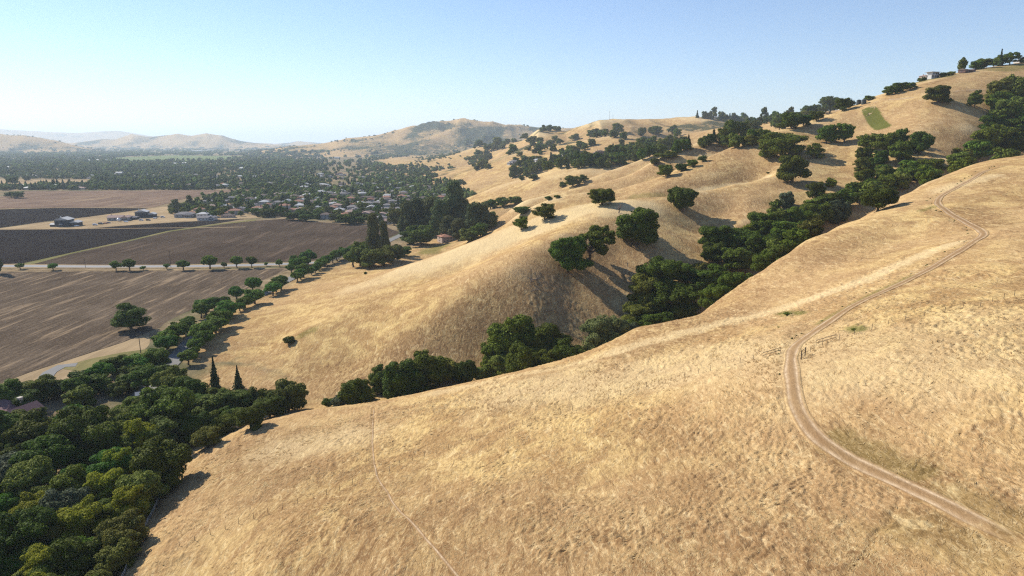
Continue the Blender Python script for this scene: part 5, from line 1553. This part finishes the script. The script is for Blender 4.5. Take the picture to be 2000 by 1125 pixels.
# cars
def car(P, rz, paint, label, van=False):
    r = empty("van" if van else "parked_car", tuple(P), rz); tag(r, label, "van" if van else "car", "vehicles parked at the farm")
    L, H = (5.2, 2.0) if van else (4.4, 1.4)
    xs = [-L / 2, -L / 2 + 0.1, -L / 2 + 0.5, -L / 6, L / 4, L / 2 - 0.1, L / 2]
    prof = [(-L / 2, 0.35), (-L / 2, 0.85 if not van else 1.8), (-L / 2 + 0.5, H if not van else H), (L / 8, H), (L / 3.2, 0.95 if not van else 1.1), (L / 2 - 0.1, 0.8), (L / 2, 0.35)]
    n = len(prof); co = [[x, -0.88 + (0.12 if z > 1.0 else 0), z] for x, z in prof] + [[x, 0.88 - (0.12 if z > 1.0 else 0), z] for x, z in prof]
    fc = [[i, (i + 1) % n, n + (i + 1) % n, n + i] for i in range(n)]
    me = bpy.data.meshes.new("body"); me.from_pydata(co, [], fc + [list(range(n))[::-1], list(range(n, 2 * n))]); me.materials.append(M[paint])
    part("body", me, r)
    part("window", quadmesh("window", [box(-L / 2 + 0.7, -0.80, 0.95, L / 8, 0.80, H - 0.12)], M['glass']), r)
    for sx in (-1, 1):
        for sy in (-1, 1):
            a = [(math.cos(k * math.pi / 6), math.sin(k * math.pi / 6)) for k in range(12)]
            x0 = sx * L * 0.31; y0 = sy * 0.82
            co = [[x0 + c * 0.33, y0 - 0.1, 0.33 + s * 0.33] for c, s in a] + [[x0 + c * 0.33, y0 + 0.1, 0.33 + s * 0.33] for c, s in a]
            me = bpy.data.meshes.new("wheel"); me.from_pydata(co, [], [[k, (k + 1) % 12, 12 + (k + 1) % 12, 12 + k] for k in range(12)] + [list(range(12)), list(range(12, 24))[::-1]]); me.materials.append(M['rubber'])
            part("wheel", me, r)
for px, py, rz, pt, lb, vn in [(186, 440, 0.2, 'car_white', "white van left of the dark machinery in the farm yard", True), (197, 438, 0.1, 'car_dark', "dark van in the middle of the farm yard", True), (212, 436, 0.3, 'car_dark', "dark car right of the dark van in the farm yard", False),
                               (150, 442, 0.1, 'car_white', "white car at the right end of the farmhouse", False), (206, 437, 0.4, 'car_red', "red brown car in the farm yard", False), (246, 434, 0.2, 'car_white', "white car in front of the long farm building", False),
                               (290, 431, 0.2, 'car_dark', "dark trailer parked before the right farm building", True), (303, 427, 0.5, 'car_white', "white car right of the right farm building", False), (318, 425, 0.3, 'car_white', "white van beside the estate corner", True), (276, 431, 0.1, 'car_white', "white van in front of the right farm building", True)]:
    car(atz(px, py, 0.12), rz, pt, lb, vn)
# round white tank in the farm yard
P = atz(232, 433, 0.1)
r = empty("storage_tank", tuple(P)); tag(r, "round white storage tank in the farm yard", "tank")
v, f = ico(2)
me = bpy.data.meshes.new("tank_shell"); fill_mesh(me, v * [2.0, 2.0, 2.0] + [0, 0, 2.4], f); me.materials.append(M['car_white']); part("tank_shell", me, r)
part("leg", quadmesh("leg", [box(-1.3, -1.3, 0, -1.1, -1.1, 2.0)], M['steel_post']), r); part("leg", quadmesh("leg", [box(1.1, -1.3, 0, 1.3, -1.1, 2.0)], M['steel_post']), r)
part("leg", quadmesh("leg", [box(-1.3, 1.1, 0, -1.1, 1.3, 2.0)], M['steel_post']), r); part("leg", quadmesh("leg", [box(1.1, 1.1, 0, 1.3, 1.3, 2.0)], M['steel_post']), r)

# far warehouses and greenhouses
for i, (px, py, wpx, lb) in enumerate([(178, 316, 46, "longest pale greenhouse roof far across the valley on the left"), (222, 314.5, 30, "pale greenhouse roof right of the longest one"), (108, 323, 10, "small white building far on the left of the valley"), (50, 327, 22, "long grey roof far on the left of the valley"),
        (336, 323, 14, "white shed left of a far row of three"), (360, 322, 16, "white shed in the middle of a far row of three"), (420, 323, 9, "white shed alone right of the far row"), (452, 323, 10, "rightmost white shed of the far left valley"),
        (575, 294.5, 38, "long white warehouse far below the low hills"), (548, 294.5, 20, "white warehouse left of the long one"), (652, 299, 22, "white warehouse at left of the far hill foot"), (690, 300.5, 18, "white warehouse roof below the hazy hill"),
        (740, 297, 22, "pale warehouse under the middle of the hazy hill"), (775, 297, 26, "long pale warehouse under the hazy hill"), (658, 310, 10, "small white roof in the far trees"), (637, 305, 9, "small pale roof left in the far trees"),
        (232, 343, 12, "bright white roof in the town trees on the left"), (480, 333, 26, "long pale roof behind the left town trees"), (15, 331, 26, "pale roof at the far left edge of the town"), (700, 306, 7, "tiny white roof below the warehouses"),
        (388, 296, 30, "thin pale roof line below the left far hills"), (410, 294.5, 12, "small pale roof right of the thin roof line"), (315, 294, 14, "pale roof line at the foot of the far hills")]):
    P = atz(px, py, 0); w = px2m(P, wpx); d_ = min(w * 0.6, 90)
    r = empty("warehouse", tuple(P), 0.0); tag(r, lb, "warehouse", "warehouses across the valley")
    part("wall", quadmesh("wall", [box(-w / 2, 0, -1, w / 2, d_, 7)], M['wall_grey']), r)
    part("roof", quadmesh("roof", [hip(-w / 2, 0, w / 2, d_, 7, 3.5, 0.5, True)], M['roof_light']), r)

# ------------------------------------------------------------------ town trees: the nearest as individuals, the mass beyond as one
rt = random.Random(77)
HX = np.array([h[0] for h in HOUSES]); HY = np.array([h[1] for h in HOUSES])
def clear_of_houses(x, y, d):
    return np.min((HX - x) ** 2 + (HY - y) ** 2) > d * d
TOWN = [(330, 422), (345, 412), (400, 388), (470, 376), (560, 372), (640, 371), (800, 362), (880, 366), (930, 385), (962, 402), (900, 440), (852, 450), (800, 436), (780, 440), (730, 438), (690, 440), (640, 431), (560, 424), (470, 424), (400, 429)]
TP = [tuple(atz(a, b, 0)[:2]) for a, b in TOWN]
tx = [p[0] for p in TP]; ty = [p[1] for p in TP]
cand = []
while len(cand) < 1300:
    x, y = rt.uniform(min(tx), max(tx)), rt.uniform(min(ty), max(ty))
    if in_poly(x, y, TP) and clear_of_houses(x, y, 10.5): cand.append((x, y))
cand.sort(key=lambda c: c[1])
town_mass = []
KT = ['oak', 'olive', 'walnut', 'lime', 'conifer', 'bushy', 'euc', 'grey']
LT = {'oak': "dark round tree among the houses of the near estate", 'olive': "olive green tree among the houses of the near estate", 'walnut': "fresh green tree among the houses of the near estate", 'lime': "yellow green tree among the houses of the near estate",
      'conifer': "dark conifer among the houses of the near estate", 'bushy': "tall dark tree among the houses of the near estate", 'euc': "loose tall tree among the houses of the near estate", 'grey': "greyish tree among the houses of the near estate"}
zc = macro(np.array([c[0] for c in cand]), np.array([c[1] for c in cand]))
ni = 0
for i, (x, y) in enumerate(cand):
    k = rt.choices(KT, [5, 3, 3, 0.6, 1.6, 3, 1, 1])[0]
    w = rt.uniform(6.5, 12.5); h = w * rt.uniform(0.75, 1.05)
    if k == 'conifer': w *= 0.75; h = w * rt.uniform(1.6, 2.2)
    if k == 'euc': h *= 1.5
    if ni < 300 and (zc[i] < 4):
        j = int(np.argmin((HX - x) ** 2 + (HY - y) ** 2)); hk = HKIND.get(HOUSES[j], ("grey", "grey"))
        add_tree(k, (x, y, zc[i] - 0.2), w, h, "%s beside a %s house with %s roof in the near estate" % (LT[k].split(" among")[0], hk[0], hk[1]), "trees among the houses of the near estate", rt, "conifer_tree" if k == "conifer" else "garden_tree", 2); ni += 1
    elif zc[i] < 4: town_mass.append((x, y, zc[i], w, h, k))
# mass beyond: scattered evenly in the view, thinning into fields and lots
def wp(poly): return [tuple(atz(a, b, 0)[:2]) for a, b in poly]
HOLES = [wp([(715, 317), (800, 306), (846, 300.5), (885, 306), (885, 313), (838, 325), (775, 333), (755, 326)]), wp([(505, 371), (612, 367), (600, 377), (530, 380)]), wp([(-300, 347), (175, 350), (182, 360), (0, 367), (-300, 371)]),
         wp([(198, 309), (330, 303.5), (480, 305), (440, 312), (260, 317)])]
def mass_trees(n, py0, py1, wlo, whi, seed, px0=-260, px1=960):
    r = random.Random(seed); got = 0; tr = 0
    xs = []; 
    while got < n and tr < n * 12:
        tr += 1
        py = py0 + (py1 - py0) * r.random(); px = r.uniform(px0, px1)
        P = atz(px, py, 0)
        if any(in_poly(P[0], P[1], hp) for hp in HOLES): continue
        dens_ = 0.8 + 0.9 * vnoise(P[0] / 90.0 * min(1, 900 / P[1]), P[1] / 260.0 * min(1, 900 / P[1]), 5)
        if r.random() > dens_ + 0.2: continue
        if not clear_of_houses(P[0], P[1], 9): continue
        xs.append((P[0], P[1], r.uniform(wlo, whi), r.uniform(0.6, 1.0))); got += 1
    a = np.array(xs); z = macro(a[:, 0], a[:, 1])
    for q, zz in zip(xs, z):
        if zz > 9 and q[1] < 3000: continue
        if zz > 30: continue
        k = r.choices(['oak', 'olive', 'conifer', 'walnut', 'grey'], [5, 3, 2.2, 1.6, 1])[0]
        w = q[2]; h = w * q[3]
        if k == 'conifer' and w < 20: w *= 0.6; h = w * 2.2
        h = min(h, 15 + 5 * q[3])
        town_mass.append((q[0], q[1], zz, w, h, k))
mass_trees(4000, 371, 334, 8, 15, 301)
mass_trees(3200, 334, 308, 12, 25, 302)
mass_trees(1700, 308, 292, 26, 60, 303)
mass_trees(900, 292, 285.5, 60, 120, 304)
mass_trees(160, 420, 372, 7, 12, 305, -250, 20) if False else None
# scrub and woods on the far ranges
r = random.Random(5150)
for _ in range(5200):
    px = r.uniform(-150, 1480); Y = math.exp(r.uniform(math.log(2200), math.log(7400)))
    dep = Y * CP + 80 * SP; x = (px - 1000) / 1333.3 * dep
    town_mass.append((x, Y, None, r.uniform(9, 20) * (Y / 4500) ** 0.5, 0, 'far'))
idx = [i for i, q in enumerate(town_mass) if q[2] is None]
fx = np.array([town_mass[i][0] for i in idx]); fy = np.array([town_mass[i][1] for i in idx]); fz = macro(fx, fy)
keep = (fz > 8) & (fbm(fx / 300, fy / 300, 4, 91) + 0.25 * fbm(fx / 60, fy / 60, 2, 92) > np.where((fz < 80) & (fx / fy > -0.22) & (fx / fy < 0.06), -0.25, 0.02))
for i, z_, kp in zip(idx, fz, keep):
    q = town_mass[i]
    town_mass[i] = (q[0], q[1], z_, q[3], q[3] * 0.6, 'oak') if kp else None
town_mass = [q for q in town_mass if q]
def build_mass(name, items, mat, seed, label):
    rs = np.random.RandomState(seed)
    v1, f1 = ico(1)
    COs = []; FCs = []; off = 0
    sh = []
    for k in range(10):   # ten lumpy crowns
        c3 = []
        L = lobes_oak(rs, 5) if k % 2 else lobes_round(rs, 5)
        P_, F_ = [], []
        o_ = 0
        for c, rr in L:
            vv = np.array(c) + v1 * np.array(rr) * 1.25 * (1 + rs.normal(0, 0.16, (len(v1), 1)))
            P_.append(vv); F_.append(f1 + o_); o_ += len(v1)
        sh.append((np.vstack(P_), np.vstack(F_)))
    cone = None
    for (x, y, z, w, h, k) in items:
        co, fc = sh[rs.randint(10)]
        a = rs.uniform(0, 6.28); ca, sa = math.cos(a), math.sin(a)
        c = co.copy()
        if k == 'conifer':
            s_ = np.clip(1.15 - c[:, 2:3], 0.08, 1.0) * 1.2
            c[:, :2] *= s_
        X_ = c[:, 0] * ca - c[:, 1] * sa; Y_ = c[:, 0] * sa + c[:, 1] * ca
        COs.append(np.stack([x + X_ * w, y + Y_ * w, z - 0.12 * h + c[:, 2] * h * 1.05], -1)); FCs.append(fc + off); off += len(co)
    o = mesh_obj(name, np.vstack(COs), np.vstack(FCs), mat)
    return tag(o, label, kind="stuff")
for nm, ks, mt, lb in (("town_trees", ('oak', 'bushy', 'euc'), 'leaf_mass', "dark tree canopy of the valley town merging into one wood"), ("town_trees", ('olive', 'grey'), 'leaf_mass_olive', "olive green trees mixed through the valley town"),
                       ("town_trees", ('walnut', 'lime'), 'leaf_mass_green', "fresh green trees mixed through the valley town"), ("town_trees", ('conifer',), 'leaf_mass_con', "dark pointed conifers standing through the valley town")):
    if mt not in M:
        cols = {'leaf_mass': ((0.040, 0.060, 0.014), (0.11, 0.14, 0.035)), 'leaf_mass_olive': ((0.065, 0.08, 0.028), (0.15, 0.16, 0.055)), 'leaf_mass_green': ((0.06, 0.10, 0.02), (0.15, 0.21, 0.045)), 'leaf_mass_con': ((0.02, 0.036, 0.016), (0.05, 0.07, 0.032))}[mt]
        n = NT(mt); p = n.pos(); f = n.noise(p, 0.09, 3, 0.6); g_ = n.add("ShaderNodeNewGeometry")
        f = n.math('ADD', n.math('MULTIPLY', f, 0.55), n.math('MULTIPLY', g_.outputs["Random Per Island"], 0.5))
        c = n.mix(n.ramp(f, [(0.25, 0.0), (0.8, 1.0)]), *cols)
        n.diffuse(c, n.bump(n.noise(p, 0.8, 3, 0.7), 1.0, 1.2), 0.8)
        M[mt] = n.m
    it = [q for q in town_mass if q[5] in ks]
    if it: build_mass(nm, it, M[mt], hash_str(mt) % 999, lb)

# ------------------------------------------------------------------ poles, fences, dead wood
def pole(px, py, h, label, arm=2.0):
    P = hit([(px, py)])[0]
    r = empty("utility_pole", tuple(P), 0.6); tag(r, label, "utility pole", "utility poles by the fields")
    c, f = tube([[0, 0, -0.5], [0, 0, h]], [0.17, 0.11], 8); me = bpy.data.meshes.new("post"); fill_mesh(me, c, f); me.materials.append(M['post']); part("post", me, r)
    ca_ = part("crossarm", quadmesh("crossarm", [box(-arm / 2, -0.16, h - 0.7, arm / 2, -0.04, h - 0.55)], M['post']), r)
    for x in (-arm / 2 + 0.1, 0.0, arm / 2 - 0.1):
        part("insulator", quadmesh("insulator", [box(x - 0.05, -0.15, h - 0.55, x + 0.05, -0.05, h - 0.38)], M['rail_white']), ca_)
pole(275, 690, 8.6, "wooden utility pole on the dry verge below the lone field oak")
pole(334, 523, 13.0, "thin wooden utility pole beside the straight field road")
pole(167, 523, 7.0, "short utility pole between trees on the straight field road", 1.4)

def fence(pxs, spacing, h, label, name="wire_fence", rails=False, mat='steel_post', r0=0.045, wire=True):
    P = hit(pxs); L = smooth_line(P, 0.5)
    s = np.r_[0, np.cumsum(np.linalg.norm(np.diff(L[:, :2], axis=0), axis=1))]
    root = empty(name, tuple(L[0])); tag(root, label, "fence")
    q = 0.0; pr = random.Random(3); tops = []
    while q < s[-1] and len(tops) < 98:
        x, y = np.interp(q, s, L[:, 0]), np.interp(q, s, L[:, 1]); z = float(macro(np.array([x]), np.array([y]))[0])
        o0 = np.array([x, y, z]) - L[0]
        lean = np.array([pr.uniform(-0.08, 0.08), pr.uniform(-0.08, 0.08), 1.0]) * h * pr.uniform(0.9, 1.1)
        c, f = tube([o0 - [0, 0, 0.4], o0 + lean], [r0, r0 * 0.85], 5)
        me = bpy.data.meshes.new("post"); fill_mesh(me, c, f); me.materials.append(M[mat]); part("post", me, root)
        tops.append((o0, lean)); q += spacing * pr.uniform(0.9, 1.1)
    if len(tops) < 2:
        x, y = L[-1][:2]; o0 = L[-1] - L[0]; lean = np.array([0.02, 0.03, h])
        c, f = tube([o0 - [0, 0, 0.4], o0 + lean], [r0, r0 * 0.85], 5)
        me = bpy.data.meshes.new("post"); fill_mesh(me, c, f); me.materials.append(M[mat]); part("post", me, root)
        tops.append((o0, lean))
    if rails or wire:
        prt = []
        for k, fr in enumerate((0.92, 0.5) if rails else (0.95, 0.65, 0.35)):
            pts_ = [a + b * fr for a, b in tops]
            rr = 0.055 if rails else 0.008
            prt.append(tube(pts_, [rr] * len(pts_), 4))
        co, fc = join(prt); me = bpy.data.meshes.new("rail"); fill_mesh(me, co, fc); me.materials.append(M[mat]); part("rail" if rails else "wire", me, root)
fence([(351, 1068), (440, 1034), (495, 1014), (555, 994), (610, 975), (668, 957), (697, 943), (725, 930), (754, 924), (802, 901), (858, 885), (913, 863), (940, 852), (998, 837), (1056, 820), (1116, 804), (1174, 785), (1232, 766), (1290, 750), (1350, 733), (1400, 722), (1450, 708), (1488, 702)],
      2.9, 1.35, "post and wire fence running across the foreground hill left of the track", r0=0.05)
fence([(1568, 699), (1594, 680), (1640, 664), (1700, 645), (1760, 628), (1840, 612), (1900, 602), (1925, 596), (1979, 580), (2040, 566)], 3.4, 1.35, "post and wire fence climbing right from the dirt track", r0=0.05)
fence([(1490, 700), (1524, 690)], 4.6, 1.4, "wooden fence brace on the left side of the dirt track", "fence_brace", True, 'post', 0.035)
fence([(1594, 676), (1632, 665)], 4.8, 1.4, "wooden fence brace on the right side of the dirt track", "fence_brace", True, 'post', 0.035)
fence([(1565, 702), (1572, 696)], 2.0, 1.9, "short gate post pair at the edge of the dirt track", "gate_post", True, 'post', 0.12)
fence([(236, 1140), (246, 1118), (257, 1094), (270, 1060), (285, 1030), (300, 1000), (312, 975), (322, 958)], 3.0, 1.25, "bleached rail fence along the edge of the lower left wood", "rail_fence", True, 'rail_white', 0.09)
fence([(257, 1094), (285, 1088)], 3.6, 1.2, "short rail fence spur leaving the bleached fence uphill", "rail_fence", True, 'post', 0.08)

def branchy(px, py, w, h, seed, label, name, mat='dead_wood', lying=False, n=9):
    rs = np.random.RandomState(seed)
    P = hit([(px, py)])[0]
    r = empty(name, tuple(P), 0.0); tag(r, label, "dead tree")
    parts = []; br = []
    if lying:
        a = np.array([-w * 0.45, 0, 0.5]); b = np.array([w * 0.35, 0.5, h * 0.5])
    else:
        a = np.array([0, 0, -0.4]); b = np.array([w * 0.08, 0, h * 0.4])
    parts.append(limb(rs, a, b, 0.045 * h + 0.05, 0.03 * h + 0.03, 6, 0.05, 7))
    for i in range(n):
        t = rs.uniform(0.5, 1.0) if not lying else rs.uniform(0.1, 1.0)
        s0 = a + (b - a) * t
        d = rs.normal(0, 1, 3); d[2] = abs(d[2]) * 0.9 + 0.25; d /= np.linalg.norm(d)
        e = s0 + d * np.array([w * 0.5, w * 0.5, h * 0.75]) * rs.uniform(0.5, 0.95)
        br.append(limb(rs, s0, e, 0.02 * h + 0.03, 0.02, 6, 0.10, 5))
        for k in range(5):
            u = rs.uniform(0.35, 0.9); s1 = s0 + (e - s0) * u
            d2 = d + rs.normal(0, 0.7, 3)
            br.append(limb(rs, s1, s1 + d2 * h * 0.2 * rs.uniform(0.5, 1.2), 0.03, 0.012, 4, 0.12, 4))
    c, f = join(parts); me = bpy.data.meshes.new("trunk"); fill_mesh(me, c, f); me.materials.append(M[mat]); part("trunk", me, r)
    c, f = join(br); me = bpy.data.meshes.new("branches"); fill_mesh(me, c, f); me.materials.append(M[mat]); part("branches", me, r)
branchy(1208, 416, 7.5, 6.5, 4, "bare leafless grey tree at upper left of the tall oak", "dead_tree")
branchy(1045, 556, 7.0, 4.5, 8, "fallen dead tree with pale broken branches on the second hill", "fallen_tree", lying=True, n=8)
branchy(1046, 572, 4.5, 2.2, 12, "pile of pale dead branches just below the fallen tree", "dead_branches", lying=True, n=8)
branchy(1070, 612, 5.0, 1.6, 9, "dark brush pile on the shaded hill face", "brush_pile", 'post', True, 12)
branchy(1225, 521, 1.2, 2.6, 10, "short broken tree stump standing in the oak shadow", "tree_stump", 'dead_wood', False, 3)
branchy(490, 838, 9.0, 4.0, 14, "tangle of bare branches at the end of the tree belt", "fallen_tree", lying=True, n=8)
branchy(1760, 320, 5.0, 5.0, 15, "bare grey tree among the oaks of the upper ravine", "dead_tree")
branchy(1037, 531, 0.8, 1.8, 16, "broken stub standing above the fallen dead tree", "tree_stump", 'dead_wood', False, 2)
# masts on the far bald hill
for i, (px, h, lb) in enumerate([(1190, 26, "taller thin mast on the far bald hill"), (1197, 14, "shorter mast on the far bald hill")]):
    P = hit([(px, 232)])[0]
    r = empty("radio_mast", tuple(P)); tag(r, lb, "radio mast", "masts on the far bald hill")
    c, f = tube([[0, 0, -1], [0, 0, h]], [0.35, 0.15], 5); me = bpy.data.meshes.new("mast_pole"); fill_mesh(me, c, f); me.materials.append(M['steel_post']); part("mast_pole", me, r)
    part("antenna", quadmesh("antenna", [box(-0.8, -0.1, h * 0.8, 0.8, 0.1, h * 0.8 + 0.3), box(-0.6, -0.1, h * 0.93, 0.6, 0.1, h * 0.93 + 0.3)], M['steel_post']), r)
# small weeds and rocks on the near slopes
rw = random.Random(31)
for i, (px, py, w, lb) in enumerate([(1540, 616, 20, "green weed patch on the crest by the track"), (1668, 645, 14, "dark green weed clump right of the track bend"), (1522, 640, 8, "small weed tuft left of the upper track"), (1905, 560, 6, "tiny dark bush on the right slope"),
                                     (1500, 338, 8, "small dark bush on the crest of the second hill"), (1095, 350, 5, "tiny lone bush on the broad pale hill")]):
    P = hit([(px, py)])[0]
    add_tree('shrub', tuple(P), px2m(P, w), px2m(P, w) * 0.3, lb, None, rw, "weed_clump" if i < 3 else None, 1)

# weeds along the uphill side of the track
rv = np.random.RandomState(8); wd = []
for i in range(0, len(TRACK)):
    P = TRACK[i]
    if 120 < P[1] < 330 and rv.uniform() < 0.3 * (0.35 + 0.65 * (vnoise(np.array([i / 12.0]), np.array([1.0]), 9)[0] > 0)):
        t_ = TRACK[min(i + 1, len(TRACK) - 1)] - TRACK[i - 1]; t_ /= np.linalg.norm(t_) + 1e-9
        o_ = rv.uniform(2.0, 4.6); s_ = 1 if (t_[1] * -1) < 0 else 1
        x, y = P[0] - t_[1] * o_, P[1] + t_[0] * o_
        wd.append((x, y, float(macro(np.array([x]), np.array([y]))[0]), rv.uniform(0.3, 0.9), rv.uniform(0.2, 0.45), 'oak'))
if wd: build_mass("weeds", wd, M['leaf_mass_olive'], 5, "grey green weeds scattered along the dirt track")

# tufts of dry grass bent over by the wind on the near hill
def dry_grass(n=52000, blades=4):
    rs = np.random.RandomState(17)
    th = rs.uniform(-0.72, 0.80, n); r = np.exp(rs.uniform(math.log(58), math.log(190), n))
    x = r * np.sin(th); y = r * np.cos(th)
    z = macro(x, y)
    dt = line_dist(x, y, TRACK[::3]); df = line_dist(x, y, FOOT[::3])
    dens_ = sstep(-0.45, 0.35, vnoise(x / 17, y / 17, 201) + 0.6 * vnoise(x / 4.5, y / 4.5, 202))
    k = (z > 2.5) & (dt > 1.5) & (df > 0.5) & (rs.uniform(0, 1, n) < 0.15 + 0.85 * dens_)
    x, y, z, r = x[k], y[k], z[k], r[k]; n = len(x)
    z = z + relief(x, y) * sstep(1.5, 3.2, dt[k]) - 0.03
    flow = 0.6 + 1.3 * vnoise(x / 30, y / 30, 203) + 0.8 * vnoise(x / 6, y / 6, 204)
    sc_ = np.clip(r / 130, 0.7, 1.6)
    CO = []
    for b in range(blades):
        a = flow + rs.normal(0, 0.45, n)
        h = rs.uniform(0.10, 0.30, n) * sc_; L_ = rs.uniform(0.5, 1.3, n) * sc_; w = rs.uniform(0.04, 0.09, n) * sc_
        ox, oy = rs.normal(0, 0.16, n) * sc_, rs.normal(0, 0.16, n) * sc_
        dx, dy = np.cos(a), np.sin(a)
        p0 = np.stack([x + ox - dy * w, y + oy + dx * w, z], -1); p1 = np.stack([x + ox + dy * w, y + oy - dx * w, z], -1)
        p2 = np.stack([x + ox + dx * L_, y + oy + dy * L_, z + h], -1)
        CO.append(np.stack([p0, p1, p2], 1))
    co = np.concatenate(CO, 0).reshape(-1, 3)
    n_ = NT("dry_grass_blades")
    g = n_.add("ShaderNodeNewGeometry"); f = n_.noise(n_.pos(), 0.09, 3, 0.6)
    c = n_.mix(n_.ramp(g.outputs["Random Per Island"], [(0.0, 0.0), (1.0, 1.0)]), (0.45, 0.30, 0.125), (0.76, 0.60, 0.33))
    c = n_.mix(n_.ramp(f, [(0.42, 0.55), (0.6, 0.0)]), c, (0.36, 0.22, 0.105))
    b_ = n_.add("ShaderNodeBsdfDiffuse"); n_.lk(c, b_.inputs[0]); t_ = n_.add("ShaderNodeBsdfTranslucent"); n_.lk(c, t_.inputs[0])
    m_ = n_.add("ShaderNodeMixShader"); m_.inputs[0].default_value = 0.3; n_.lk(b_.outputs[0], m_.inputs[1]); n_.lk(t_.outputs[0], m_.inputs[2]); n_.lk(m_.outputs[0], n_.out.inputs[0])
    o = mesh_obj("dry_grass", co, np.arange(len(co)).reshape(-1, 3), n_.m)
    tag(o, "wind bent tufts of dry straw coloured grass", kind="stuff")
dry_grass()

# ------------------------------------------------------------------ haze
hz = NT("haze_air")
v = hz.add("ShaderNodeVolumePrincipled")
v.inputs["Color"].default_value = (0.73, 0.87, 1.0, 1)
v.inputs["Density"].default_value = 0.5 / 8000
v.inputs["Anisotropy"].default_value = 0.2
hz.lk(v.outputs[0], hz.out.inputs["Volume"])
co, fc = box(-62000, -3000, -8, 62000, 62000, 760)
hb = mesh_obj("haze", co, fc, hz.m)
tag(hb, "pale blue haze filling the valley air", kind="stuff")
